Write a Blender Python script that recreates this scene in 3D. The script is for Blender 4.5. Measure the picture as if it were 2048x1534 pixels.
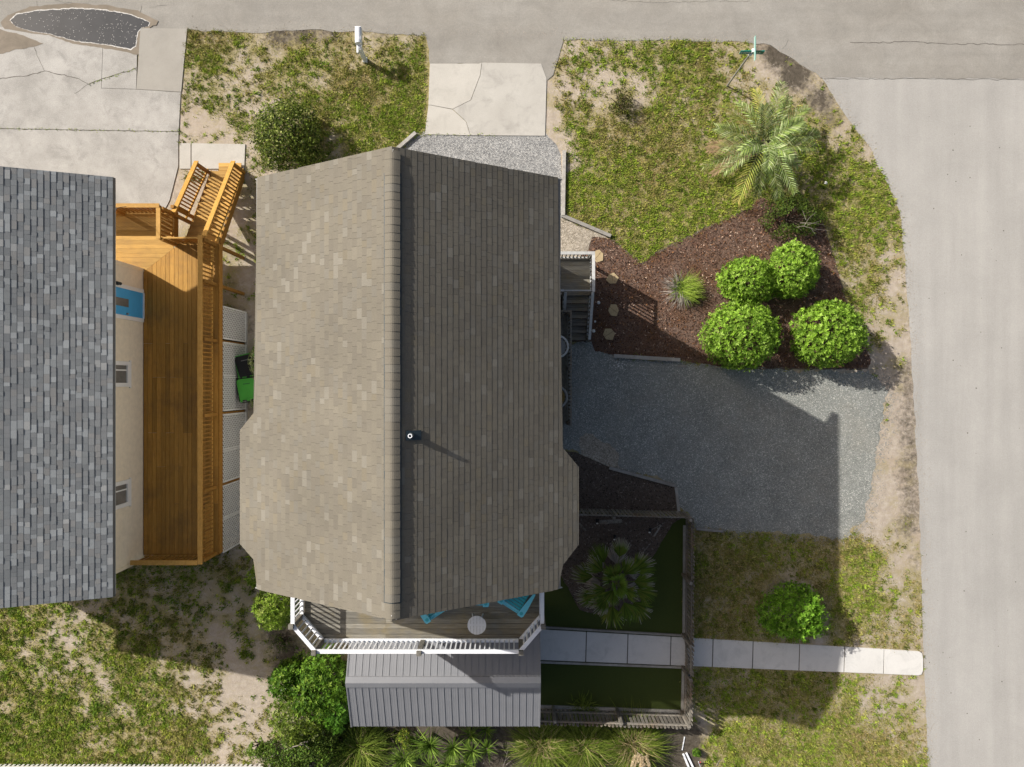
import bpy, bmesh, math, random
import numpy as np
from mathutils import Vector, Matrix, Euler
from mathutils.geometry import tessellate_polygon

for o in list(bpy.data.objects):
    bpy.data.objects.remove(o)
sc = bpy.context.scene
COL = sc.collection
rnd = random.Random(7)
rng = np.random.default_rng(11)
pi = math.pi

# ------------------------------------------------------------------ camera, sky, sun, exposure
CH, CF = 25.0, 1400.0            # drone height above the ground, focal length in photo pixels
cam_d = bpy.data.cameras.new('camera')
cam_d.sensor_width = 36.0
cam_d.lens = 36.0 * CF / 2048.0
cam_d.clip_end = 600
cam = bpy.data.objects.new('camera', cam_d)
cam.location = (0, 0, CH)
COL.objects.link(cam)
sc.camera = cam

SUN = Vector((-1.243, 0.704, 1.0)).normalized()
w = bpy.data.worlds.new('World')
sc.world = w
w.use_nodes = True
nt = w.node_tree
sky = nt.nodes.new('ShaderNodeTexSky')
sky.sky_type = 'NISHITA'
sky.sun_disc = False
sky.sun_elevation = math.asin(SUN.z)
sky.sun_rotation = math.atan2(SUN.x, SUN.y) % (2 * pi)
sky.altitude = 10
sky.air_density = 1.0
sky.dust_density = 6.0
sky.ozone_density = 0.7
bg = nt.nodes['Background']
nt.links.new(sky.outputs[0], bg.inputs[0])
bg.inputs[1].default_value = 0.072
sun_d = bpy.data.lights.new('sun', 'SUN')
sun_d.energy = 4.3
sun_d.angle = math.radians(0.55)
sun_d.color = (1.0, 0.965, 0.91)
sun = bpy.data.objects.new('sun', sun_d)
sun.rotation_euler = SUN.to_track_quat('Z', 'Y').to_euler()
COL.objects.link(sun)
sc.view_settings.view_transform = 'Standard'
sc.view_settings.look = 'None'
sc.view_settings.exposure = 0.57
sc.view_settings.gamma = 1.0
sc.view_settings.use_curve_mapping = False
sc.cycles.max_bounces = 6
sc.cycles.transparent_max_bounces = 6

# ------------------------------------------------------------------ small helpers
def G(px, py, z=0.0):
    """where a spot seen at photo pixel (px, py) stands when it is z metres above the ground"""
    s = (CH - z) / CF
    return Vector(((px - 1024) * s, (767 - py) * s, z))

def props(o, label=None, cat=None, group=None, kind=None):
    if label: o['label'] = label
    if cat: o['category'] = cat
    if group: o['group'] = group
    if kind: o['kind'] = kind
    return o

def thing(name, label, cat, loc=(0, 0, 0), rz=0.0, group=None):
    o = bpy.data.objects.new(name, None)
    o.empty_display_size = 0.2
    o.location = loc
    o.rotation_euler = (0, 0, rz)
    COL.objects.link(o)
    return props(o, label, cat, group)

def link(name, me, parent=None, loc=None, rot=None):
    o = bpy.data.objects.new(name, me)
    COL.objects.link(o)
    if parent is not None: o.parent = parent
    if loc is not None: o.location = loc
    if rot is not None: o.rotation_euler = rot
    return o

def copy_tree(o, parent=None):
    c = o.copy()
    COL.objects.link(c)
    if parent is not None: c.parent = parent
    for ch in list(o.children):
        copy_tree(ch, c)
    return c

def fast(name, V, F, mat, cols=None, smooth=False):
    """mesh from numpy arrays; F is (m,3) or (m,4)"""
    V = np.asarray(V, dtype=np.float32).reshape(-1, 3)
    F = np.asarray(F, dtype=np.int32)
    k = F.shape[1]
    me = bpy.data.meshes.new(name)
    me.vertices.add(len(V)); me.vertices.foreach_set('co', V.ravel())
    me.loops.add(F.size); me.loops.foreach_set('vertex_index', F.ravel())
    me.polygons.add(len(F))
    me.polygons.foreach_set('loop_start', np.arange(0, F.size, k, dtype=np.int32))
    me.update(calc_edges=True)
    me.polygons.foreach_set('use_smooth', np.full(len(F), bool(smooth)))
    if cols is not None:
        a = me.color_attributes.new('Col', 'FLOAT_COLOR', 'POINT')
        c = np.ones((len(V), 4), dtype=np.float32); c[:, :3] = cols
        a.data.foreach_set('color', c.ravel())
    me.materials.append(mat)
    me.validate()
    return me

class MB:
    def __init__(self):
        self.v, self.f, self.c = [], [], []
        self.col = (1, 1, 1)
    def add(self, vs, fs, col=None):
        b = len(self.v)
        self.v += [tuple(p) for p in vs]
        self.f += [tuple(b + i for i in f) for f in fs]
        self.c += [col or self.col] * len(vs)
    def box(self, x0, x1, y0, y1, z0, z1, col=None):
        vs = [(x, y, z) for z in (z0, z1) for y in (y0, y1) for x in (x0, x1)]
        self.add(vs, [(0, 2, 3, 1), (4, 5, 7, 6), (0, 1, 5, 4), (2, 6, 7, 3), (0, 4, 6, 2), (1, 3, 7, 5)], col)
        return self
    def beam(self, p0, p1, wd, ht, up=(0, 0, 1), col=None):
        p0, p1, up = Vector(p0), Vector(p1), Vector(up)
        d = (p1 - p0).normalized()
        s = d.cross(up)
        if s.length < 1e-4: s = d.cross(Vector((0, 1, 0)))
        s.normalize(); u = s.cross(d)
        vs = []
        for p in (p0, p1):
            for a, b in ((-1, -1), (1, -1), (1, 1), (-1, 1)):
                vs.append(p + s * (a * wd / 2) + u * (b * ht / 2))
        self.add(vs, [(0, 1, 2, 3), (7, 6, 5, 4), (0, 4, 5, 1), (1, 5, 6, 2), (2, 6, 7, 3), (3, 7, 4, 0)], col)
        return self
    def prism(self, poly, z0, z1, col=None):
        n = len(poly)
        vs = [(p[0], p[1], z0) for p in poly] + [(p[0], p[1], z1) for p in poly]
        tri = tessellate_polygon([[Vector((p[0], p[1], 0)) for p in poly]])
        fs = []
        for t in tri:
            a, b, c = t
            ar = (Vector(vs[b]) - Vector(vs[a])).cross(Vector(vs[c]) - Vector(vs[a])).z
            if ar < 0: a, c = c, a
            fs.append((n + a, n + b, n + c)); fs.append((c, b, a))
        area = sum(poly[i][0] * poly[(i + 1) % n][1] - poly[(i + 1) % n][0] * poly[i][1] for i in range(n))
        for i in range(n):
            j = (i + 1) % n
            fs.append((i, j, n + j, n + i) if area > 0 else (j, i, n + i, n + j))
        self.add(vs, fs, col)
        return self
    def tube(self, pts, r, seg=6, col=None, cap=True):
        pts = [Vector(p) for p in pts]
        rs = r if isinstance(r, (list, tuple)) else [r] * len(pts)
        vs, fs = [], []
        for i, p in enumerate(pts):
            d = (pts[min(i + 1, len(pts) - 1)] - pts[max(i - 1, 0)]).normalized()
            s = d.cross(Vector((0, 0, 1)))
            if s.length < 1e-3: s = Vector((1, 0, 0))
            s.normalize(); u = s.cross(d)
            for k in range(seg):
                a = 2 * pi * k / seg
                vs.append(p + (s * math.cos(a) + u * math.sin(a)) * rs[i])
        for i in range(len(pts) - 1):
            for k in range(seg):
                a, b = i * seg + k, i * seg + (k + 1) % seg
                fs.append((a, b, b + seg, a + seg))
        if cap:
            fs.append(tuple(range(seg))[::-1])
            fs.append(tuple((len(pts) - 1) * seg + k for k in range(seg)))
        self.add(vs, fs, col)
        return self
    def cyl(self, x, y, z0, z1, r, seg=16, r1=None, col=None):
        return self.tube([(x, y, z0), (x, y, z1)], [r, r if r1 is None else r1], seg, col)
    def mesh(self, name, mat, smooth=False):
        me = bpy.data.meshes.new(name)
        me.from_pydata(self.v, [], self.f)
        a = me.color_attributes.new('Col', 'FLOAT_COLOR', 'POINT')
        c = np.ones((len(self.v), 4), dtype=np.float32); c[:, :3] = np.array(self.c, dtype=np.float32)
        a.data.foreach_set('color', c.ravel())
        me.materials.append(mat)
        bm = bmesh.new(); bm.from_mesh(me)
        bmesh.ops.recalc_face_normals(bm, faces=bm.faces)
        bm.to_mesh(me); bm.free()
        if smooth:
            for p in me.polygons: p.use_smooth = True
        me.update()
        return me
    def build(self, name, mat, parent=None, smooth=False):
        return link(name, self.mesh(name, mat, smooth), parent)

# value noise in numpy -------------------------------------------------------
_LAT = rng.random((256, 256))
def vnoise(x, y):
    xi, yi = np.floor(x).astype(int), np.floor(y).astype(int)
    fx, fy = x - xi, y - yi
    fx, fy = fx * fx * (3 - 2 * fx), fy * fy * (3 - 2 * fy)
    a = _LAT[xi % 256, yi % 256]; b = _LAT[(xi + 1) % 256, yi % 256]
    c = _LAT[xi % 256, (yi + 1) % 256]; d = _LAT[(xi + 1) % 256, (yi + 1) % 256]
    return (a * (1 - fx) + b * fx) * (1 - fy) + (c * (1 - fx) + d * fx) * fy
def fbm(x, y, o=4):
    s = 0; t = 0; a = 1.0
    for i in range(o):
        s = s + a * vnoise(x * 2 ** i + 17.3 * i, y * 2 ** i + 9.1 * i); t += a; a *= 0.55
    return s / t

def inpoly(X, Y, poly):
    r = np.zeros(X.shape, dtype=bool)
    n = len(poly); j = n - 1
    for i in range(n):
        xi, yi = poly[i][0], poly[i][1]; xj, yj = poly[j][0], poly[j][1]
        if yi != yj:
            c = ((yi > Y) != (yj > Y)) & (X < (xj - xi) * (Y - yi) / (yj - yi) + xi)
            r ^= c
        j = i
    return r

def GP(pts, z=0.0):
    return [tuple(G(a, b, z)[:2]) for a, b in pts]

def rough_poly(poly, amp=0.06, step=0.18, fr=2.2):
    out = []
    n = len(poly)
    for i in range(n):
        a, b = Vector(poly[i]), Vector(poly[(i + 1) % n])
        L = (b - a).length
        k = max(1, min(int(L / step), 160))
        d = (b - a) / max(L, 1e-6); nr = Vector((-d.y, d.x))
        for q in range(k):
            p = a + (b - a) * (q / k)
            o = (float(fbm(np.array(p.x * fr), np.array(p.y * fr), 3)) - 0.5) * 2 * amp + rnd.uniform(-.25, .25) * amp
            out.append(tuple(p + nr * o))
    return out

def sheet(name, poly, z, mat, label, cat=None, kind='structure', thick=0.0, parent=None):
    m = MB()
    if thick > 0:
        m.prism(poly, z - thick, z)
    else:
        vs = [(p[0], p[1], z) for p in poly]
        fs = []
        for t in tessellate_polygon([[Vector((p[0], p[1], 0)) for p in poly]]):
            a, b, c = t
            if (Vector(vs[b]) - Vector(vs[a])).cross(Vector(vs[c]) - Vector(vs[a])).z < 0: a, c = c, a
            fs.append((a, b, c))
        m.add(vs, fs)
    o = m.build(name, mat, parent)
    if parent is None: props(o, label, cat, None, kind)
    return o

# ------------------------------------------------------------------ materials
class NM:
    def __init__(self, name, rough=0.8, spec=0.3):
        self.m = bpy.data.materials.new(name); self.m.use_nodes = True
        self.t = self.m.node_tree; self.b = self.t.nodes['Principled BSDF']
        self.b.inputs['Roughness'].default_value = rough
        self.b.inputs['Specular IOR Level'].default_value = spec
        self.geo = None
    def n(self, typ, **kw):
        nd = self.t.nodes.new(typ)
        for k, v in kw.items(): setattr(nd, k, v)
        return nd
    def L(self, a, b): self.t.links.new(a, b)
    def pos(self, scale=(1, 1, 1), obj=False):
        mp = self.n('ShaderNodeMapping')
        mp.inputs['Scale'].default_value = scale
        if obj:
            self.L(self.n('ShaderNodeTexCoord').outputs['Object'], mp.inputs[0])
        else:
            self.L(self.n('ShaderNodeNewGeometry').outputs['Position'], mp.inputs[0])
        return mp.outputs[0]
    def noise(self, scale, detail=4, rough=0.6, stretch=(1, 1, 1), obj=False, dist=0.0):
        nz = self.n('ShaderNodeTexNoise')
        nz.inputs['Scale'].default_value = scale; nz.inputs['Detail'].default_value = detail
        nz.inputs['Roughness'].default_value = rough; nz.inputs['Distortion'].default_value = dist
        self.L(self.pos(stretch, obj), nz.inputs['Vector'])
        return nz.outputs[0]
    def vor(self, scale, feat='F1', out=0, stretch=(1, 1, 1)):
        v = self.n('ShaderNodeTexVoronoi', feature=feat)
        v.inputs['Scale'].default_value = scale
        self.L(self.pos(stretch), v.inputs['Vector'])
        return v.outputs[out]
    def ramp(self, fac, stops):
        r = self.n('ShaderNodeValToRGB')
        e = r.color_ramp.elements
        while len(e) < len(stops): e.new(0.5)
        for i, (p, c) in enumerate(stops):
            e[i].position = p
            e[i].color = (c, c, c, 1) if isinstance(c, (int, float)) else (*c, 1)
        self.L(fac, r.inputs[0])
        return r.outputs[0]
    def mix(self, a, b, fac, mode='MIX'):
        m = self.n('ShaderNodeMix', data_type='RGBA', blend_type=mode)
        for sock, v in ((m.inputs[0], fac), (m.inputs[6], a), (m.inputs[7], b)):
            if hasattr(v, 'is_linked') or isinstance(v, bpy.types.NodeSocket): self.L(v, sock)
            elif isinstance(v, (int, float)) and sock == m.inputs[0]: sock.default_value = v
            elif isinstance(v, (int, float)): sock.default_value = (v, v, v, 1)
            else: sock.default_value = (*v, 1)
        return m.outputs[2]
    def attr(self, name='Col'):
        a = self.n('ShaderNodeAttribute'); a.attribute_name = name
        return a.outputs['Color'] if name == 'Col' else a.outputs['Fac']
    def orand(self):
        return self.n('ShaderNodeObjectInfo').outputs['Random']
    def math(self, op, a, b=0.5):
        m = self.n('ShaderNodeMath', operation=op)
        for s, v in zip(m.inputs, (a, b)):
            if isinstance(v, (int, float)): s.default_value = v
            else: self.L(v, s)
        return m.outputs[0]
    def bump(self, h, strength=0.4, dist=0.01):
        b = self.n('ShaderNodeBump')
        b.inputs['Strength'].default_value = strength; b.inputs['Distance'].default_value = dist
        self.L(h, b.inputs['Height']); self.L(b.outputs[0], self.b.inputs['Normal'])
    def col(self, c):
        if isinstance(c, tuple): self.b.inputs['Base Color'].default_value = (*c, 1)
        else: self.L(c, self.b.inputs['Base Color'])
        return self.m

def plain(name, c, rough=0.6, var=0.12, scale=14, spec=0.3, metal=0.0):
    k = NM(name, rough, spec)
    k.b.inputs['Metallic'].default_value = metal
    lo = tuple(x * (1 - var) for x in c); hi = tuple(min(1, x * (1 + var)) for x in c)
    return k.col(k.ramp(k.noise(scale, 5, 0.65), [(0.3, lo), (0.7, hi)]))

def wood(name, c_lo, c_hi, grain=(60, 3, 60), stain=None, rough=0.75, per=0.25):
    """sawn boards: grain stretched along one axis, every board a little different, blotchy weathering"""
    k = NM(name, rough, 0.2)
    g = k.noise(1.0, 5, 0.7, grain)
    base = k.ramp(g, [(0.3, c_lo), (0.72, c_hi)])
    r = k.orand()
    base = k.mix(base, k.ramp(r, [(0.0, 1 - per), (1.0, 1 + per * 0.6)]), 1.0, 'MULTIPLY')
    if stain:
        base = k.mix(base, stain, k.ramp(k.noise(1.0, 5, 0.7), [(0.48, 0.0), (0.72, 0.6)]))
    k.bump(g, 0.25, 0.004)
    return k.col(base)

def vcol(name, rough=0.7, spec=0.25, trans=0.0, var=0.18, scale=40):
    """colour from the piece itself (mesh attribute) with fine variation; used for leaves, grass, shingles"""
    k = NM(name, rough, spec)
    c = k.mix(k.attr(), k.ramp(k.noise(scale, 3, 0.6), [(0.25, 1 - var), (0.75, 1 + var)]), 1.0, 'MULTIPLY')
    if trans > 0:
        k.col(c)
        tr = k.n('ShaderNodeBsdfTranslucent'); k.L(c, tr.inputs[0])
        mx = k.n('ShaderNodeMixShader'); mx.inputs[0].default_value = trans
        out = k.t.nodes['Material Output']
        k.L(k.b.outputs[0], mx.inputs[1]); k.L(tr.outputs[0], mx.inputs[2]); k.L(mx.outputs[0], out.inputs[0])
        return k.m
    return k.col(c)

M = {}
# ground: sand with a grass mat, mask per vertex + fine noise
k = NM('ground_soil', 0.95, 0.1)
sandc = k.ramp(k.noise(5.0, 6, 0.7), [(0.3, (0.33, 0.275, 0.22)), (0.7, (0.47, 0.405, 0.335))])
sandc = k.mix(sandc, (0.36, 0.285, 0.21), k.ramp(k.noise(0.8, 3), [(0.5, 0.0), (0.75, 0.7)]))
grc = k.ramp(k.noise(9.0, 6, 0.75), [(0.28, (0.12, 0.112, 0.034)), (0.42, (0.21, 0.185, 0.065)), (0.55, (0.31, 0.26, 0.125)), (0.68, (0.43, 0.37, 0.26))])
msk = k.math('ADD', k.attr('grass'), k.math('MULTIPLY', k.math('SUBTRACT', k.noise(9, 6, 0.8), 0.5), 2.2))
gcol = k.mix(sandc, grc, k.ramp(msk, [(0.05, 0.0), (0.62, 1.0)]))
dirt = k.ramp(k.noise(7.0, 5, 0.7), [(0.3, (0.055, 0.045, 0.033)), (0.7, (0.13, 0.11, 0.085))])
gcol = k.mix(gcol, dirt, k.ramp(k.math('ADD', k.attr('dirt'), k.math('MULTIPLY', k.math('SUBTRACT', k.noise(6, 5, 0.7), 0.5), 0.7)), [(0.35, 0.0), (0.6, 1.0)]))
k.bump(k.noise(30, 6, 0.75), 0.7, 0.03)
M['ground'] = k.col(gcol)

def asphalt(name, lo, hi, speck, patchy, blot=0.9):
    k = NM(name, 0.9, 0.2)
    c = k.ramp(k.noise(0.35, 5, 0.6, (1, 1, 1)), [(0.3, lo), (0.7, hi)])
    c = k.mix(c, k.ramp(k.noise(24, 6, 0.85), [(0.28, 1 - speck), (0.72, 1 + speck)]), 1.0, 'MULTIPLY')
    c = k.mix(c, k.ramp(k.noise(0.9, 6, 0.75, dist=1.0), [(0.35, blot), (0.65, 1.0 + (1 - blot) * .6)]), 1.0, 'MULTIPLY')
    c = k.mix(c, k.ramp(k.noise(1.0, 4, 0.6, patchy), [(0.35, 0.93), (0.7, 1.06)]), 1.0, 'MULTIPLY')
    k.bump(k.noise(60, 4, 0.8), 0.5, 0.008)
    return k.col(c)
M['asphalt_n'] = asphalt('worn_asphalt', (0.245, 0.228, 0.2), (0.30, 0.285, 0.258), 0.2, (0.15, 1.6, 1))
M['asphalt_e'] = asphalt('pale_asphalt', (0.325, 0.312, 0.29), (0.375, 0.36, 0.335), 0.15, (1.6, 0.12, 1), 0.965)
def concrete(name, lo, hi, st, sp=0.1, stain=0.75):
    k = NM(name, 0.9, 0.2)
    c = k.ramp(k.noise(0.9, 6, 0.65), [(0.3, lo), (0.7, hi)])
    c = k.mix(c, st, k.ramp(k.noise(1.7, 5, 0.7, dist=0.6), [(0.5, 0.0), (0.78, stain)]))
    c = k.mix(c, k.ramp(k.noise(38, 5, 0.8), [(0.3, 1 - sp), (0.7, 1 + sp)]), 1.0, 'MULTIPLY')
    k.bump(k.noise(50, 4, 0.7), 0.3, 0.005)
    return k.col(c)
M['conc_old'] = concrete('old_concrete', (0.295, 0.282, 0.26), (0.425, 0.408, 0.38), (0.245, 0.235, 0.218), 0.32, 0.95)
M['conc_pad'] = concrete('grey_concrete', (0.29, 0.272, 0.24), (0.34, 0.32, 0.285), (0.27, 0.255, 0.23), 0.08)
M['conc_apron'] = concrete('cream_concrete', (0.42, 0.398, 0.355), (0.48, 0.455, 0.41), (0.34, 0.32, 0.285), 0.1, 0.7)
M['conc_apron2'] = concrete('grey_apron_concrete', (0.38, 0.36, 0.325), (0.45, 0.43, 0.39), (0.29, 0.275, 0.25), 0.1, 0.9)
M['conc_walk'] = concrete('walk_concrete', (0.56, 0.54, 0.505), (0.62, 0.60, 0.565), (0.38, 0.375, 0.35), 0.06, 0.6)
def gravel(name, cols, sc1, warm=None):
    k = NM(name, 0.9, 0.25)
    v = k.n('ShaderNodeTexVoronoi'); v.inputs['Scale'].default_value = sc1
    k.L(k.pos(), v.inputs['Vector'])
    sep = k.n('ShaderNodeSeparateColor'); k.L(v.outputs['Color'], sep.inputs[0])
    c = k.ramp(sep.outputs[0], cols)
    c = k.mix(c, k.ramp(k.noise(1.1, 4, 0.6), [(0.3, 0.88), (0.7, 1.12)]), 1.0, 'MULTIPLY')
    if warm: c = k.mix(c, warm, k.ramp(k.noise(0.7, 5, 0.7), [(0.48, 0.0), (0.75, 0.5)]))
    k.bump(v.outputs['Distance'], 0.8, 0.02)
    return k.col(c)
M['gravel'] = gravel('blue_grey_gravel', [(0.0, (0.165, 0.172, 0.155)), (0.5, (0.235, 0.242, 0.22)), (0.9, (0.33, 0.33, 0.305)), (0.98, (0.55, 0.53, 0.47))], 42, (0.29, 0.27, 0.225))
M['gravel_n'] = gravel('grey_gravel', [(0.0, (0.14, 0.14, 0.14)), (0.5, (0.26, 0.258, 0.25)), (1.0, (0.42, 0.41, 0.39))], 34)
M['sandpatch'] = gravel('sandy_gravel', [(0.0, (0.2, 0.17, 0.13)), (0.5, (0.33, 0.29, 0.23)), (1.0, (0.46, 0.4, 0.33))], 30)
k = NM('mulch_bed', 0.95, 0.1)
c = k.ramp(k.noise(26, 5, 0.8, (1, 1.6, 1)), [(0.25, (0.055, 0.037, 0.028)), (0.5, (0.145, 0.094, 0.071)), (0.75, (0.31, 0.21, 0.16))])
c = k.mix(c, (0.115, 0.05, 0.018), k.ramp(k.noise(0.7, 3), [(0.45, 0.0), (0.7, 0.65)]))
k.bump(k.noise(24, 5, 0.8), 1.0, 0.05)
M['mulch'] = k.col(c)
k = NM('dark_mulch', 0.95, 0.1)  # the beds' own dark mulch; also paints the shade under the deck
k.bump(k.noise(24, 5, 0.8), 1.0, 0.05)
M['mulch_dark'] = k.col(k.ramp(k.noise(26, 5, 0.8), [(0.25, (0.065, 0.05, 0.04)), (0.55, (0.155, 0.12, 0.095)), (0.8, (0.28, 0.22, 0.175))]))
k = NM('artificial_turf', 0.9, 0.15)
k.bump(k.noise(70, 3, 0.8), 0.8, 0.02)
M['turf'] = k.col(k.ramp(k.noise(60, 4, 0.8, (1, 2, 1)), [(0.25, (0.026, 0.040, 0.008)), (0.75, (0.075, 0.095, 0.024))]))
k = NM('puddle_water', 0.12, 0.5)
M['water'] = k.col(k.ramp(k.noise(1.2, 3), [(0.3, (0.035, 0.038, 0.042)), (0.7, (0.05, 0.053, 0.057))]))
M['foam'] = plain('pale_scum', (0.55, 0.53, 0.5), 0.9, 0.3, 40)
M['wetconc'] = concrete('damp_concrete', (0.17, 0.145, 0.11), (0.25, 0.21, 0.165), (0.14, 0.12, 0.1), 0.12)
M['crack'] = plain('crack_shadow_gap', (0.11, 0.10, 0.085), 1.0, 0.3, 10)  # dark brownish colour for cracks, seams, spots and slab joints
M['leaf'] = vcol('leaves', 0.6, 0.2, 0.35)
M['grass'] = vcol('grass_blades', 0.8, 0.15, 0.15, 0.25, 18)
M['frond'] = vcol('palm_leaflets', 0.7, 0.12, 0.2)
M['bark'] = plain('bark', (0.12, 0.09, 0.07), 0.9, 0.4, 30)
M['twig'] = plain('grey_twigs', (0.24, 0.21, 0.18), 0.9, 0.3, 30)
M['chips'] = vcol('wood_chips', 0.9, 0.1)
def shing(name):
    k = NM(name, 0.92, 0.15)
    c = k.mix(k.attr(), k.ramp(k.noise(70, 3, 0.8), [(0.25, 0.8), (0.75, 1.2)]), 1.0, 'MULTIPLY')
    c = k.mix(c, k.ramp(k.noise(0.5, 4, 0.6), [(0.3, 0.9), (0.7, 1.08)]), 1.0, 'MULTIPLY')
    return k.col(c)
M['shingle'] = shing('asphalt_shingles')
M['cedar'] = wood('stained_deck_wood', (0.36, 0.175, 0.032), (0.56, 0.31, 0.07), (45, 2.5, 45), (0.17, 0.095, 0.04), 0.6)
M['cedar_x'] = wood('stained_deck_wood_across', (0.42, 0.23, 0.05), (0.60, 0.36, 0.1), (2.5, 45, 45), (0.24, 0.14, 0.05), 0.6)
M['cedar_rail'] = wood('stained_rail_wood', (0.42, 0.22, 0.045), (0.58, 0.33, 0.085), (9, 9, 9), None, 0.6, 0.15)
M['cedar_dark'] = wood('stained_frame_wood', (0.24, 0.11, 0.018), (0.38, 0.19, 0.04), (12, 12, 12), None, 0.65, 0.2)
M['greywood'] = wood('weathered_deck_boards', (0.13, 0.12, 0.10), (0.30, 0.28, 0.235), (2.5, 45, 45), (0.24, 0.18, 0.07), 0.85)
M['greywood_y'] = wood('weathered_boards', (0.12, 0.112, 0.095), (0.26, 0.245, 0.21), (12, 12, 12), None, 0.85)
M['paleplank'] = wood('pale_weathered_rails', (0.36, 0.36, 0.35), (0.52, 0.52, 0.50), (10, 10, 10), None, 0.8)
M['timber'] = wood('landscape_timber', (0.24, 0.225, 0.2), (0.42, 0.4, 0.365), (8, 8, 8), (0.16, 0.13, 0.1), 0.85)
M['white'] = plain('white_paint', (0.74, 0.75, 0.77), 0.5, 0.05, 5)
M['whitefence'] = plain('white_vinyl', (0.7, 0.7, 0.69), 0.5, 0.06, 5)
M['lattice'] = plain('white_lattice', (0.68, 0.67, 0.64), 0.6, 0.08, 5)
M['picket'] = wood('old_fence_wood', (0.13, 0.115, 0.095), (0.29, 0.265, 0.225), (14, 14, 5), (0.26, 0.16, 0.075), 0.85, 0.35)
M['siding'] = plain('cream_siding', (0.86, 0.75, 0.57), 0.6, 0.07, 6)
M['siding2'] = plain('grey_siding', (0.4, 0.4, 0.39), 0.6, 0.06, 6)
M['trim'] = plain('white_trim', (0.85, 0.84, 0.81), 0.5, 0.04, 6)
M['bluedoor'] = plain('blue_door_paint', (0.08, 0.42, 0.78), 0.35, 0.06, 6)
k = NM('window_glass', 0.08, 0.6); M['glass'] = k.col(k.ramp(k.noise(1.5), [(0.3, (0.13, 0.13, 0.12)), (0.7, (0.26, 0.25, 0.23))]))
M['metal_roof'] = plain('grey_roof_metal', (0.198, 0.201, 0.212), 0.45, 0.05, 2, 0.4)
M['rib'] = plain('grey_roof_rib', (0.205, 0.208, 0.218), 0.45, 0.05, 2, 0.4)
M['teal'] = plain('turquoise_plastic', (0.05, 0.40, 0.46), 0.4, 0.08, 5, 0.4)  # darker copy: the shade on seat and back is put into the colour
M['teal_lit'] = plain('light_turquoise_plastic', (0.16, 0.58, 0.70), 0.4, 0.06, 5, 0.4)  # lighter copy: sky light on arms and front edge is put into the colour
M['black'] = plain('black_plastic', (0.012, 0.012, 0.013), 0.45, 0.2, 6, 0.4)
M['green_lid'] = plain('green_plastic', (0.085, 0.42, 0.05), 0.45, 0.06, 5, 0.4)
M['galv'] = plain('galvanised_steel', (0.36, 0.35, 0.33), 0.45, 0.15, 20, 0.5, 0.4)
M['signgreen'] = plain('street_sign_green', (0.0, 0.17, 0.14), 0.35, 0.05, 5)
M['signwhite'] = plain('sign_lettering', (0.8, 0.82, 0.8), 0.5, 0.02, 5)
M['stone'] = plain('flagstone', (0.40, 0.31, 0.18), 0.85, 0.12, 9)
M['rock'] = plain('white_rock', (0.72, 0.7, 0.66), 0.8, 0.1, 20)
M['red'] = plain('red_paint', (0.5, 0.03, 0.06), 0.5, 0.1, 9)
M['cushion'] = plain('tan_cushion', (0.30, 0.20, 0.07), 0.9, 0.2, 9)
M['wicker'] = plain('grey_wicker', (0.34, 0.34, 0.34), 0.7, 0.2, 40)
M['lead'] = plain('dark_flashing', (0.03, 0.045, 0.055), 0.5, 0.2, 9)
M['cord'] = plain('blue_grey_cord', (0.12, 0.13, 0.16), 0.6, 0.1, 9)
M['greytrim'] = plain('grey_trim', (.3, .3, .29), .6)
M['grit'] = plain('sand_grit', (.36, .31, .25), .9, .35, 30)
M['spill'] = plain('spilled_gravel', (.25, .255, .24), .9, .45, 35)
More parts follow.
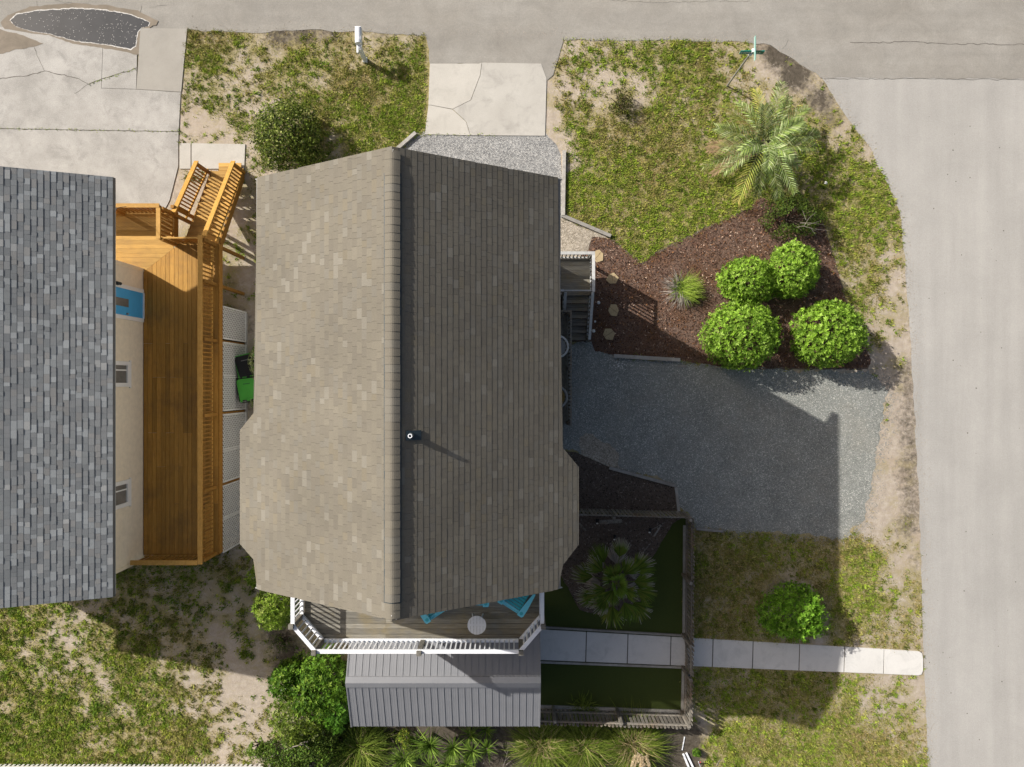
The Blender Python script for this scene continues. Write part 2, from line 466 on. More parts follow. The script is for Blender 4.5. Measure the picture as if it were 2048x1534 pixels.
# ------------------------------------------------------------------ ground and flat surfaces
gx = np.concatenate([[-220, -120, -70, -40, -28], np.arange(-20.5, 20.51, 0.11), [28, 40, 70, 120, 220]])
gy = np.concatenate([[-220, -120, -70, -40, -24], np.arange(-16, 16.01, 0.11), [24, 40, 70, 120, 220]])
GXX, GYY = np.meshgrid(gx, gy)
CTRL = np.array([
 (400,100,.75),(520,130,.42),(600,110,.65),(780,100,.7),(800,180,.95),(700,200,.8),(600,170,.5),(430,200,.45),(430,262,.1),(400,240,.15),(520,240,.25),(650,300,.75),(750,260,.92),(820,230,.95),(565,100,.3),(760,75,.3),(640,75,.4),
 (1150,120,.3),(1200,170,.28),(1250,110,.42),(1380,110,.85),(1300,130,.6),(1290,185,.3),(1460,110,.42),(1180,260,.7),(1300,240,.75),(1400,200,.6),(1250,350,.8),(1160,400,.8),(1400,350,.85),(1300,450,.9),(1480,440,.9),(1600,210,.6),(1640,250,.9),(1700,330,.8),(1760,400,.75),(1720,480,.75),(1740,580,.6),(1770,640,.3),(1800,560,.2),(1800,680,.08),(1700,430,.8),(1120,200,.15),(1115,300,.15),
 (1600,130,.1),(1690,250,.12),(1560,100,.12),(1640,170,.08),(1740,310,.2),
 (1790,760,.03),(1780,900,.03),(1780,1000,.03),(1740,1055,.12),(1820,1100,.2),(1800,820,.02),
 (1720,1100,.85),(1720,1200,.8),(1790,1200,.35),(1820,1280,.25),(1500,1120,.75),(1450,1200,.8),(1600,1100,.65),(1600,1230,.45),(1650,1290,.4),(1500,1380,.65),(1600,1400,.6),(1700,1400,.75),(1740,1412,.2),(1800,1450,.6),(1450,1480,.9),(1600,1520,.9),(1750,1510,.8),(1830,1400,.25),(1420,1450,.45),(1350,1490,.15),
 (60,1230,.5),(180,1240,.42),(60,1300,.45),(150,1310,.33),(250,1330,.65),(100,1400,.6),(200,1400,.33),(100,1480,.95),(250,1470,.65),(330,1400,.6),(400,1380,.3),(460,1420,.12),(500,1370,.04),(480,1480,.25),(350,1480,.7),(40,1510,.9),(30,1340,.6),
 (300,1200,.6),(400,1200,.55),(250,1260,.6),(480,1300,.3),(420,1280,.45),(500,1150,.45),(380,1160,.55),(340,1250,.5),(450,1200,.45),
 (470,380,.25),(500,420,.2),(470,480,.3),(490,560,.22),(480,650,.12),(520,330,.3),
 (1790,450,.6),(1760,360,.7),(1705,290,.6),(1650,230,.5),(1795,520,.45),(900,1520,.12),(700,1500,.1),(1020,1500,.05)], dtype=float)
CX = (CTRL[:, 0] - 1024) * CH / CF; CY = (767 - CTRL[:, 1]) * CH / CF
def density(X, Y):
    num = np.zeros_like(X); den = np.zeros_like(X)
    for a, b, g in zip(CX, CY, CTRL[:, 2]):
        wgt = 1.0 / ((X - a) ** 2 + (Y - b) ** 2 + 0.25) ** 2
        num += wgt * g; den += wgt
    g = num / den
    n = fbm(X * 1.3, Y * 1.3, 5)
    n2 = fbm(X * 3.1 + 40, Y * 3.1 + 7, 3)
    return np.clip(g + (n - 0.5) * 0.8 + (n2 - 0.5) * 0.8, 0, 1)
# bare or dark soil: under the shrub row behind the shed, between the houses, along the road corner
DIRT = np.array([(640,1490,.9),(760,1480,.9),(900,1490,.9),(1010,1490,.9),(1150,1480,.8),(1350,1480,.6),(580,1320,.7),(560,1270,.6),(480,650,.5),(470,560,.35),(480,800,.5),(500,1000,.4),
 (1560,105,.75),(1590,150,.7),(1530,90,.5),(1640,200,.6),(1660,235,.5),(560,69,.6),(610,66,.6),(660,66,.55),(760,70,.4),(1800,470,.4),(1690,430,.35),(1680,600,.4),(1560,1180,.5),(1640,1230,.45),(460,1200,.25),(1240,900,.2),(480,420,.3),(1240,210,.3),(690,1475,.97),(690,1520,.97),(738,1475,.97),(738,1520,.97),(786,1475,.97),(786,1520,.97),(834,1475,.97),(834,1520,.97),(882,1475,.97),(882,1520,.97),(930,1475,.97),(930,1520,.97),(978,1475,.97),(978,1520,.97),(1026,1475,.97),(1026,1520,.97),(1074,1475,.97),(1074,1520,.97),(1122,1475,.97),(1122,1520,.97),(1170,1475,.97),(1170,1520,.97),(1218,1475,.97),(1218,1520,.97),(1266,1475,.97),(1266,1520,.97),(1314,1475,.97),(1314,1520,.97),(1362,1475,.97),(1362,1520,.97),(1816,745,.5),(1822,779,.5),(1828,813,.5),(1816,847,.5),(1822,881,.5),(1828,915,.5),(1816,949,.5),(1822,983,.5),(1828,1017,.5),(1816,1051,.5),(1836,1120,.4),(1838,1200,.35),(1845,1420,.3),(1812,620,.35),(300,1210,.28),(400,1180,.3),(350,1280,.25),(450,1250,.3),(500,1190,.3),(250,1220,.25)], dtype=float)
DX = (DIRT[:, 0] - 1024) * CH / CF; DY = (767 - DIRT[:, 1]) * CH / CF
def dirtf(X, Y):
    d = np.zeros_like(X)
    for a, b, g in zip(DX, DY, DIRT[:, 2]):
        d = np.maximum(d, g * np.exp(-((X - a) ** 2 + (Y - b) ** 2) / 0.9))
    return d
nxg, nyg = len(gx), len(gy)
V = np.stack([GXX, GYY, np.zeros_like(GXX)], -1).reshape(-1, 3)
ii = np.arange(nxg * nyg).reshape(nyg, nxg)
Fq = np.stack([ii[:-1, :-1], ii[:-1, 1:], ii[1:, 1:], ii[1:, :-1]], -1).reshape(-1, 4)
me = fast('ground', V, Fq, M['ground'])
dg = density(GXX, GYY)
dg[(abs(GXX) > 20) | (abs(GYY) > 15.5)] = .5
dg = dg.ravel().astype(np.float32)
a = me.attributes.new('grass', 'FLOAT', 'POINT'); a.data.foreach_set('value', dg)
a = me.attributes.new('dirt', 'FLOAT', 'POINT'); a.data.foreach_set('value', dirtf(GXX, GYY).ravel().astype(np.float32))
props(link('ground', me), 'sandy yard ground under the patchy lawns around both houses', 'ground', None, 'structure')

EXCL = []   # polygons where no grass grows
# main road along the top, side road down the right
road_n = GP([(-900, -1400), (-900, 58), (0, 58), (290, 60), (375, 61), (500, 66), (620, 60), (700, 63), (850, 72), (1125, 80), (1300, 80), (1500, 84), (1540, 92), (1590, 120), (1640, 155), (2300, 160), (3400, 165), (3400, -1400)])
road_e = GP([(1640, 150), (1690, 228), (1742, 300), (1775, 370), (1800, 428), (1808, 500), (1815, 600), (1822, 700), (1830, 850), (1838, 1000), (1846, 1290), (1856, 1534), (1880, 3200), (3400, 3200), (3400, 150)])
sheet('road', rough_poly(road_n, 0.07, 0.2), 0.012, M['asphalt_n'], 'worn grey asphalt road running along the top past both driveways', 'road')
sheet('side_road', rough_poly(road_e, 0.05, 0.2), 0.008, M['asphalt_e'], 'paler asphalt side road running down the right side', 'road')
EXCL += [road_n, road_e]

def strip(m, pts, wd, z, taper=True):
    for i in range(len(pts) - 1):
        p, q = Vector(pts[i]), Vector(pts[i + 1])
        d = (q - p); nrm = Vector((-d.y, d.x)).normalized() * wd / 2 * rnd.uniform(0.6, 1.3)
        m.add([(p.x - nrm.x, p.y - nrm.y, z), (q.x - nrm.x, q.y - nrm.y, z), (q.x + nrm.x, q.y + nrm.y, z), (p.x + nrm.x, p.y + nrm.y, z)], [(0, 1, 2, 3)])
def crackline(pts, j=0.03, step=0.14):
    out = []
    for i in range(len(pts) - 1):
        a, b = Vector(pts[i]), Vector(pts[i + 1]); k = max(1, int((b - a).length / step))
        for q in range(k):
            p = a + (b - a) * q / k
            out.append((p.x + rnd.uniform(-j, j), p.y + rnd.uniform(-j, j)))
    out.append(pts[-1]); return out
m = MB()
for pts, wd in (([(1700, 86), (1830, 84), (1880, 88), (2060, 89), (2300, 90)], .03), ([(1125, 77), (860, 73)], .016), ([(1565, 100), (1570, 92), (1576, 80)], .016),
                ([(95, -5), (130, 5), (180, 8), (200, 15)], .012), ([(280, 26), (284, 12)], .015), ([(300, 16), (335, 11)], .01), ([(75, 18), (74, 2)], .016), ([(150, 17), (151, 12)], .012), ([(1180, -3), (1300, 5), (1400, 4), (1500, 2)], .01), ([(1640, 157), (2300, 161)], .018)):
    strip(m, crackline(GP(pts)), wd * .6, 0.0165)
props(m.build('road_crack', M['crack']), 'thin dark cracks and seams in the asphalt of the top road', 'crack', None, 'stuff')
m = MB()
for q in range(46):
    p = G(rnd.uniform(1850, 2048), rnd.uniform(180, 1520)); r = rnd.uniform(.008, .028)
    m.prism([(p.x + r * math.cos(t), p.y + r * math.sin(t)) for t in (0, 1.3, 2.4, 3.9, 5)], 0.0092, 0.012)
props(m.build('road_spot', M['crack']), 'small dark oil spots and scuffs on the pale side road', 'spot', None, 'stuff')

# --- left concrete driveway: slabs
drive = thing('concrete_driveway', 'old cracked concrete driveway with a puddle, left of the lawn', 'driveway')
drive['kind'] = 'structure'
slabs = [([(-260, 52), (207, 57), (203.2, 177.2), (272.6, 179.4), (362, 185.3), (358, 263.2), (0, 257.4), (-260, 256)], 'conc_old'),
         ([(207.8, 57), (281, 57), (275, 96), (273, 178.6), (204, 176.6)], 'conc_old'), ([], ''),
         ([(281.8, 57), (375, 58), (363, 184.4), (273.6, 178.8)], 'conc_pad'),
         ([(-260, 257), (0, 258.4), (358, 264.4), (357, 287), (357, 333), (340, 400), (330, 420), (200, 402.4), (-260, 400.4)], 'conc_old'),
         ([(-260, 401.4), (200, 403.4), (330, 421), (345, 452), (180, 470), (-260, 470)], 'conc_old')]
for i, (pl, mt) in enumerate(slabs):
    if not pl: continue
    MB().prism(GP(pl), -0.08, 0.026 + 0.004 * (i == 3)).build('slab', M[mt], drive)
    EXCL.append(GP(pl))
steppad = [(360, 287), (382, 287), (382, 338), (360, 338)], [(384, 287), (491, 289), (489, 338), (384, 338)]
for pl in steppad:
    MB().prism(GP(pl), -0.08, 0.036).build('slab', M['conc_apron'], drive); EXCL.append(GP(pl))
m = MB()
for pts, wd in (([(70, 95), (75, 112), (90, 143)], .03), ([(-100, 160), (0, 158), (55, 152), (90, 143), (150, 155), (178, 169), (205, 158), (250, 145), (275, 136)], .045), ([(178, 169), (150, 188)], .02), ([(0, 258), (358, 264)], .03),
                ([(340, 430), (352, 400), (348, 380)], .014)):
    strip(m, crackline(GP(pts), .02, .12), wd * .55, 0.0285)
props(m.build('crack', M['crack'], drive), None, None, None, 'stuff')
# puddle with a pale scum line and petals, damp ground round it
pud = [(22, 42), (35, 30), (75, 23), (150, 18), (205, 21), (262, 30), (300, 46), (296, 53), (284, 56), (276, 66), (272, 92), (262, 98), (215, 90), (150, 82), (100, 68), (60, 62), (30, 52)]
pc = Vector((160, 57))
damp = GP([(pc.x + (x - pc.x) * 1.1 + (-6 if x < 100 else 4), pc.y + (y - pc.y) * 1.28 + (8 if x < 60 else 0)) for x, y in pud])
sheet('damp_patch', rough_poly(damp, .05, .12), 0.0295, M['wetconc'], 'damp brown stain of drying mud around the puddle', 'stain')
sheet('damp_patch', rough_poly(GP([(-60, 62), (0, 60), (40, 70), (88, 88), (60, 96), (0, 108), (-60, 112)]), .05, .12), 0.031, M['wetconc'], 'wide sandy brown stain at the far left end of the puddle', 'stain')
rim = GP([(pc.x + (x - pc.x) * 1.012, pc.y + (y - pc.y) * 1.05) for x, y in pud])
sheet('puddle_rim', rough_poly(rim, .035, .05, 6), 0.0325, M['foam'], 'pale crusty scum line round the edge of the puddle', 'puddle edge', 'stuff')
sheet('puddle', rough_poly(GP(pud), .03, .05, 6), 0.034, M['water'], 'dark rainwater puddle lying across the driveway entrance', 'puddle', 'structure')
V, F = [], []
pp = np.array(GP(pud))
n = 0
while n < 210:
    px, py = rng.uniform(25, 298), rng.uniform(20, 96)
    p = G(px, py)
    if not inpoly(np.array([p.x]), np.array([p.y]), GP(pud))[0]: continue
    a = rng.uniform(0, pi); l, ww = rng.uniform(.007, .022), rng.uniform(.005, .010)
    b = len(V); u = Vector((math.cos(a), math.sin(a), 0)); v = Vector((-u.y, u.x, 0)); c = Vector((p.x, p.y, .0365))
    V += [c - u * l, c - v * ww, c + u * l, c + v * ww]; F.append((b, b + 1, b + 2, b + 3)); n += 1
props(link('petals', fast('petals', np.array([tuple(x) for x in V]), np.array(F), M['foam'])), 'tiny pale petals floating on the dark puddle', 'petals', None, 'stuff')

# --- middle driveway apron (two panels) and gravel up to the house
ap = thing('driveway_apron', 'cream concrete driveway apron between the two front lawns', 'driveway'); ap['kind'] = 'structure'
a1 = [(860, 128), (958, 128), (963.2, 126), (960.2, 150.6), (941.2, 200.4), (905.4, 218.4), (862, 210.5), (857, 210)]
a2 = [(857, 210.8), (862, 211.3), (905, 219.6), (932.2, 244.4), (940.2, 271), (850, 269)]
a3 = [(964, 126), (1082, 128), (1093, 158), (1090, 272), (941, 271), (933, 244), (906, 219), (942, 201), (961, 151)]
for pl, mt in ((a1, 'conc_apron'), (a2, 'conc_apron'), (a3, 'conc_apron2')):
    MB().prism(GP(pl), -0.08, 0.03).build('slab', M[mt], ap)
apron_all = GP([(850, 72), (1128, 76), (1112, 130), (1108, 272), (1130, 300), (1130, 440), (800, 420), (800, 300), (835, 268), (850, 268)])
EXCL.append(apron_all)
sheet('driveway_mouth', rough_poly(GP([(850, 66), (858, 100), (860, 130), (962, 128), (1082, 130), (1094, 160), (1106, 150), (1112, 130), (1128, 74)]), .06, .15), 0.0185, M['asphalt_n'], 'sandy asphalt mouth where the middle driveway meets the road', 'driveway')
sheet('gravel_strip', rough_poly(GP([(836, 262), (1092, 266), (1112, 290), (1122, 310), (1126, 440), (1126, 470), (780, 470), (795, 300)]), .05, .15), 0.006, M['gravel_n'], 'light grey gravel strip between the cream driveway slab and the house', 'gravel')
# --- side gravel parking area
gpoly = GP([(1060, 560), (1060, 690), (1185, 683), (1190, 702), (1228, 706), (1232, 714), (1358, 722), (1450, 737), (1560, 738), (1735, 742), (1778, 780), (1760, 860), (1742, 950), (1726, 1035), (1692, 1078), (1560, 1068), (1440, 1062), (1392, 1056), (1372, 1028), (1352, 1016), (1350, 968), (1225, 934), (1160, 905), (1060, 880)])
sheet('gravel_parking', rough_poly(gpoly, .22, .1, 1.4), 0.010, M['gravel'], 'blue grey gravel parking area beside the house, mostly in shade', 'gravel')
EXCL.append(gpoly)
sheet('sand_patch', rough_poly(GP([(1160, 875), (1185, 868), (1215, 885), (1238, 912), (1240, 938), (1215, 934), (1165, 908)]), .12, .1), 0.0135, M['sandpatch'], 'small sandy patch in the shaded gravel near the lower timber', 'sand')
sp = GP([(1100, 432), (1128, 436), (1222, 474), (1185, 478), (1180, 500), (1180, 540), (1100, 540)])
sheet('sand_patch', rough_poly(sp, .06, .12), 0.0115, M['sandpatch'], 'pale sandy gravel triangle between the porch and the slanting timber', 'sand')
EXCL.append(sp)
# --- mulch beds
mpoly = GP([(1184, 474), (1222, 478), (1283, 527), (1300, 512), (1400, 462), (1500, 415), (1520, 395), (1560, 410), (1640, 430), (1668, 520), (1690, 600), (1715, 660), (1742, 720), (1736, 737), (1560, 736), (1450, 735), (1358, 720), (1228, 710), (1190, 702), (1183, 684), (1120, 684), (1120, 540), (1178, 500)])
sheet('mulch_bed', rough_poly(mpoly, .05, .15), 0.014, M['mulch'], 'brown mulch bed with round shrubs between lawn and gravel parking', 'mulch bed')
EXCL.append(mpoly)
m2 = GP([(1060, 890), (1150, 905), (1225, 936), (1352, 972), (1356, 1024), (1060, 1020)])
sheet('mulch_bed', rough_poly(m2, .03, .15), 0.017, M['mulch_dark'], 'dark mulch bed between the lower timber and the picket fence', 'mulch bed')
EXCL.append(m2)
yard = GP([(1040, 1018), (1372, 1034), (1372, 1424), (1040, 1412)])
EXCL.append(yard)
m3 = GP([(1040, 1020), (1362, 1036), (1345, 1048), (1322, 1085), (1296, 1130), (1290, 1190), (1275, 1226), (1220, 1236), (1160, 1220), (1135, 1175), (1120, 1150), (1040, 1150)])
sheet('mulch_bed', rough_poly(m3, .03, .15), 0.016, M['mulch_dark'], 'dark mulch bed under the fan palm inside the fence', 'mulch bed')
sheet('artificial_turf', yard, 0.006, M['turf'], 'very dark green artificial turf inside the picket fence', 'turf')
m = MB()
for pts in ([(1222, 478), (1283, 527), (1300, 512), (1400, 462), (1500, 415)], [(1640, 430), (1668, 520), (1690, 600), (1715, 660)], [(1450, 736), (1560, 737), (1736, 738)], [(1184, 474), (1178, 500)]):
    strip(m, crackline(GP(pts), .03, .12), .05, 0.0185)
props(m.build('bed_edge', M['mulch_dark']), 'dark dug edge between the mulch bed and the lawn', 'bed edge', None, 'stuff')
# --- walkway slabs
wk = thing('walkway', 'pale concrete walkway of square slabs from the shed to the side road', 'walkway'); wk['kind'] = 'structure'
xs = [1050, 1172, 1255, 1341, 1425, 1505, 1598, 1688, 1767, 1846]
ty = lambda x: 1258 + (x - 1079) * 44 / 766.0
by = lambda x: 1319 + (x - 1079) * 31 / 766.0
for i in range(len(xs) - 1):
    x0, x1 = xs[i] + 1.0, xs[i + 1] - 1.0
    if i == 8:
        pl = [(x0, ty(x0)), (x1 - 8, ty(x1)), (x1 - 2, ty(x1) + 4), (x1, ty(x1) + 14), (x1, by(x1) - 10), (x1 - 3, by(x1) - 2), (x1 - 10, by(x1)), (x0 - 1, by(x0))]
    else:
        pl = [(x0 + .8, ty(x0)), (x1 + .8, ty(x1)), (x1 - .8, by(x1)), (x0 - .8, by(x0))]
    MB().prism(GP(pl), -0.08, 0.034 + rnd.uniform(-.002, .003)).build('slab', M['conc_walk'], wk)
wpoly = GP([(1040, 1255), (1846, 1300), (1848, 1352), (1040, 1322)])
sheet('walkway_joint', [tuple(p) for p in GP([(1052, ty(1052) + 1), (1843, ty(1843) + 1), (1843, by(1843) - 1), (1052, by(1052) - 1)])], 0.012, M['crack'], None, None, 'structure', 0, wk)
EXCL.append(wpoly)
under = [(-12.0, -5.5), (-9.53, -5.5), (-9.53, 2.5), (-12.0, 2.5)]  # dark sheet laid under the deck, its colour standing in for shade
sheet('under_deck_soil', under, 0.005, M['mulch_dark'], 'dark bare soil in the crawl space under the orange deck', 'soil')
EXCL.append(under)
# houses, decks
HW, HE, HN, HS = -5.72, 0.86, 4.45, -4.45
EXCL += [[(HW, HN), (HE, HN), (HE, HS), (HW, HS)], [(-19, 3.6), (-12, 3.6), (-12, -5.7), (-19, -5.7)], GP([(690, 1245), (1080, 1245), (1080, 1400), (690, 1400)])]
# ------------------------------------------------------------------ main house
def shingle_mesh(us, wd, h1, col, name='shingle'):
    m = MB()
    h0 = 0.001
    vs = [(0, 0, h0), (us, 0, h1 * .2), (us, wd, h1 * .2), (0, wd, h0), (us, 0, h1), (us, wd, h1), (us, 0, -.004), (us, wd, -.004)]
    m.add([(0, 0, h0 + .002), (us, 0, h1), (us, wd, h1), (0, wd, h0 + .002), (0, 0, -.004), (us, 0, -.004), (us, wd, -.004), (0, wd, -.004)],
          [(0, 1, 2, 3), (1, 5, 6, 2), (0, 4, 5, 1), (3, 2, 6, 7)], col)
    return m.mesh(name, M['shingle'])

def lay_slope(roof, origin_xz, side, pitch, T, e, yfun, wr, palette, n_single, h=(.012, .02), single_from='ridge', ysingle=None):
    """courses of shingles on one slope. side +1 = falls to +x, -1 = falls to -x. returns after making single shingles and the rest as one mesh"""
    ca, sa = 1 / math.sqrt(1 + pitch * pitch), pitch / math.sqrt(1 + pitch * pitch)
    d = Vector((side * ca, 0, -sa)); yv = Vector((0, side, 0)); nv = d.cross(yv)
    R = Matrix((d, yv, nv)).transposed()
    us = e / ca
    xr, zr = origin_xz
    nrow = int(T / e) + 1
    variants = {}
    widths = wr[2]
    V, F, C = [], [], []
    made = 0
    for r in range(nrow):
        t0 = r * e
        t1 = min(t0 + e, T)
        yu, yl = yfun(t0 + .001), yfun(t1 - .001)
        y0, y1 = min(yu[0], yl[0]), max(yu[1], yl[1])
        if y1 - y0 < .05: continue
        # along local y: from ya upward
        pos = 0.0; L = y1 - y0
        off = rnd.uniform(-.15, 0)
        pos = off
        while pos < L:
            single = made < n_single and pos > 0 and r > 0 and yu == yl
            wd = rnd.choice(widths) if single else rnd.uniform(wr[0], wr[1])
            a, b = max(pos, 0), min(pos + wd, L)
            pos += wd
            if b - a < .02: continue
            full = (b - a) > wd - 1e-6
            ci = rnd.choices(range(len(palette)), weights=[p[1] for p in palette])[0]
            hh = h[0] if rnd.random() < .55 else h[1]
            ystart = (y0 + a) if side > 0 else (y1 - a)
            org = Vector((xr, ystart, zr)) + Vector((side * t0, 0, -pitch * t0))
            if ysingle and not (ysingle[0] < ystart < ysingle[1]): single = False
            if single and full and t1 - t0 > e - 1e-6:
                key = (wd, ci, hh)
                if key not in variants: variants[key] = shingle_mesh(us * .995, wd - .004, hh, palette[ci][0])
                o = link('shingle', variants[key], roof)
                o.matrix_basis = Matrix.Translation(org) @ R.to_4x4()
                made += 1
            else:
                uu = (t1 - t0) / ca
                jit = 1 + rnd.uniform(-.05, .05)
                col = tuple(x * jit for x in palette[ci][0])
                q = [(0, 0, .003), (uu, 0, hh), (uu, b - a - .004, hh), (0, b - a - .004, .003), (0, 0, -.004), (uu, 0, -.004), (uu, b - a - .004, -.004), (0, b - a - .004, -.004)]
                bi = len(V)
                for x in q:
                    p_ = org + R @ Vector(x); lim = yu if x[0] == 0 else yl
                    p_.y = min(max(p_.y, lim[0]), lim[1]); V.append(p_)
                C += [col] * 8
                F += [tuple(bi + i for i in f) for f in ((0, 1, 2, 3), (1, 5, 6, 2), (0, 4, 5, 1), (3, 2, 6, 7))]
    me = fast('shingle_courses', np.array([tuple(v) for v in V]), np.array(F), M['shingle'], np.array(C))
    props(link('shingle_courses', me, roof), None, None, None, 'stuff')

XR, ZR, PI_ = -2.453, 10.69, 0.61
TE, TW, TEB, TWB = 3.60, 3.57, 4.05, 4.07
HY = 4.815
house = thing('beach_house', 'tall beach house with brown shingle gable roof filling the middle', 'house')
wall = MB()
wall.box(HW, HE, HS, HN, 0.0, 8.35)
for pl in ([(HW + .05, -.75), (-6.15, -1.15), (-6.15, -3.85), (HW + .05, -4.2)][::-1], [(HE - .05, -1.55), (1.28, -2.0), (1.28, -3.88), (HE - .05, -4.3)]):
    wall.prism(pl, 0.3, 8.0)
for yy in (HN, HS):   # gable triangles
    s = .02 if yy > 0 else -.02
    wall.add([(HW, yy, 8.3), (HE, yy, 8.3), (XR, yy, 10.35), (HW, yy - s, 8.3), (HE, yy - s, 8.3), (XR, yy - s, 10.35)], [(0, 1, 2), (5, 4, 3), (0, 3, 4, 1), (1, 4, 5, 2), (2, 5, 3, 0)])
wo = wall.build('wall', M['siding2'], house)
lap = MB()
for zz in np.arange(.2, 8.3, .2):
    lap.box(HW - .012, HE + .012, HS - .012, HN + .012, zz, zz + .02)
lap.build('siding_lap', M['siding2'], wo)
for (x0, x1, y0, y1, z0) in ((-4.6, -3.6, HN, HN + .05, 5.6), (-1.6, -.5, HN, HN + .05, 5.6), (HE, HE + .05, 2.2, 3.2, 5.7), (HE, HE + .05, 0, 1, 5.7), (-4.8, -3.7, HS - .05, HS, 6.6), (-2.6, -.8, HS - .05, HS, 6.3)):
    wn = MB().box(x0, x1, y0, y1, z0, z0 + 1.4).build('window', M['trim'], house)
    g = MB()
    if abs(x1 - x0) > .2: g.box(x0 + .08, x1 - .08, y0 - .012, y1 + .012, z0 + .08, z0 + 1.32)
    else: g.box(x0 - .012, x1 + .012, y0 + .08, y1 - .08, z0 + .08, z0 + 1.32)
    g.build('pane', M['glass'], wn)
# roof boards under the shingles
rb = MB()
def slope_poly(side, T, TB, yb):
    zf = lambda t: ZR - PI_ * t
    xf = lambda t: XR + side * t
    ptsy = [(0, HY), (T, HY), (T, yb[0]), (TB, yb[1]), (TB, yb[2]), (T, yb[3]), (T, -HY), (0, -HY)]
    top = [Vector((xf(t), y, zf(t) - .005)) for t, y in ptsy]
    bot = [v - Vector((0, 0, .16)) for v in top]
    tri = tessellate_polygon([[Vector((t, y, 0)) for t, y in ptsy]])
    n = len(top)
    rb.add(top + bot, [tuple(t) for t in tri] + [tuple(n + i for i in t)[::-1] for t in tri] + [(i, (i + 1) % n, n + (i + 1) % n, n + i) for i in range(n)])
EB = (-1.45, -2.0, -3.86, -4.35); WB = (-.62, -1.12, -3.85, -4.22)
slope_poly(1, TE, TEB, EB); slope_poly(-1, TW, TWB, WB)
roof = rb.build('roof', plain('roof_edge', (0.2, 0.19, 0.175), .8), house)
PAL = [((.157, .141, .113), 7), ((.162, .146, .116), 7), ((.150, .135, .109), 4), ((.170, .153, .121), 2.4), ((.158, .145, .120), 3), ((.190, .175, .145), 1.2), ((.166, .146, .110), 1.4)]
def yfun_of(T, TB, yb):
    def f(t):
        if t <= T: return (-HY - .035, HY + .035)
        k = (t - T) / (TB - T)
        return (yb[3] + (yb[2] - yb[3]) * k, yb[0] + (yb[1] - yb[0]) * k)
    return f
ER = .1178
lay_slope(roof, (XR, ZR), 1, PI_, TEB, ER, yfun_of(TE, TEB, EB), (.12, .30, (.14, .18, .23, .28)), PAL, 150, (.0062, .0072))
lay_slope(roof, (XR, ZR), -1, PI_, TWB, ER, yfun_of(TW, TWB, WB), (.12, .30, (.14, .18, .23, .28)), PAL, 150, (.006, .0085))
# ridge vent and cap shingles
vb = MB()
def ridge_profile(hw, lift, drop=.0):
    pts = []
    for q in np.linspace(-1, 1, 9):
        x = q * hw
        zz = -PI_ * math.sqrt(x * x + .0035) + PI_ * .06 + lift
        pts.append((x, zz))
    return pts
pr = ridge_profile(.178, .014)
y0, y1 = -4.50, 4.32
n = len(pr)
vs = [(XR + x, y0, ZR + z) for x, z in pr] + [(XR + x, y1, ZR + z) for x, z in pr] + [(XR + x, y0, ZR - PI_ * abs(x) - .01) for x, z in pr] + [(XR + x, y1, ZR - PI_ * abs(x) - .01) for x, z in pr]
fs = [(i, i + 1, n + i + 1, n + i) for i in range(n - 1)] + [(0, n, 3 * n, 2 * n), (n - 1, 2 * n - 1, 4 * n - 1, 3 * n - 1)] + [(i, i + 1, 2 * n + i + 1, 2 * n + i) for i in range(n - 1)] + [(n + i, n + i + 1, 3 * n + i + 1, 3 * n + i) for i in range(n - 1)]
vb.add(vs, fs)
vb.build('ridge_vent', M['lead'], roof)
capm = []
for q in range(4):
    cm = MB(); pr = ridge_profile(.16, .022); ln = .168
    c = PAL[(0, 1, 2, 4)[q]][0]
    vs = [(x, 0, z + .009) for x, z in pr] + [(x, ln + .01, z) for x, z in pr] + [(x, 0, z - .014) for x, z in pr]
    n = len(pr)
    cm.add(vs, [(i, i + 1, n + i + 1, n + i) for i in range(n - 1)] + [(2 * n + i, 2 * n + i + 1, i + 1, i) for i in range(n - 1)], c)
    capm.append(cm.mesh('ridge_cap', M['shingle']))
yy = -HY
while yy < HY - .1:
    low = yy < -4.5 or yy > 4.28
    o = link('ridge_cap', rnd.choice(capm), roof, (XR + rnd.uniform(-.004, .004), yy, ZR - (.014 if low else 0)))
    yy += .168
# fascia and gable trims
for yy in (HY + .012, -HY - .012):
    for side, T in ((1, TE), (-1, TW)):
        tr = MB(); tr.beam((XR, yy, ZR - .13), (XR + side * T, yy, ZR - PI_ * T - .13), .17, .022, (0, 1, 0)); tr.build('rake_trim', M['greytrim'], house)
# vent pipe with flashing
vp = thing('vent_pipe', 'short white plumbing vent pipe with dark flashing near the ridge', 'vent pipe', (-2.09, -1.075, ZR - PI_ * .363))
m = MB(); m.tube([(0, 0, -.1), (0, 0, .2)], .045, 14, None, False); m.tube([(0, 0, .2), (0, 0, .1)], .03, 14, None, False)
n = 14
m.add([(.045 * math.cos(2 * pi * q / n), .045 * math.sin(2 * pi * q / n), .2) for q in range(n)] + [(.03 * math.cos(2 * pi * q / n), .03 * math.sin(2 * pi * q / n), .2) for q in range(n)], [(q, (q + 1) % n, n + (q + 1) % n, n + q) for q in range(n)])
m.build('pipe', M['white'], vp)
m = MB(); m.beam((-.1, 0, .085), (.19, 0, -.09), .2, .022); m.cyl(0, 0, -.02, .12, .062, 12); m.build('flashing', M['lead'], vp)
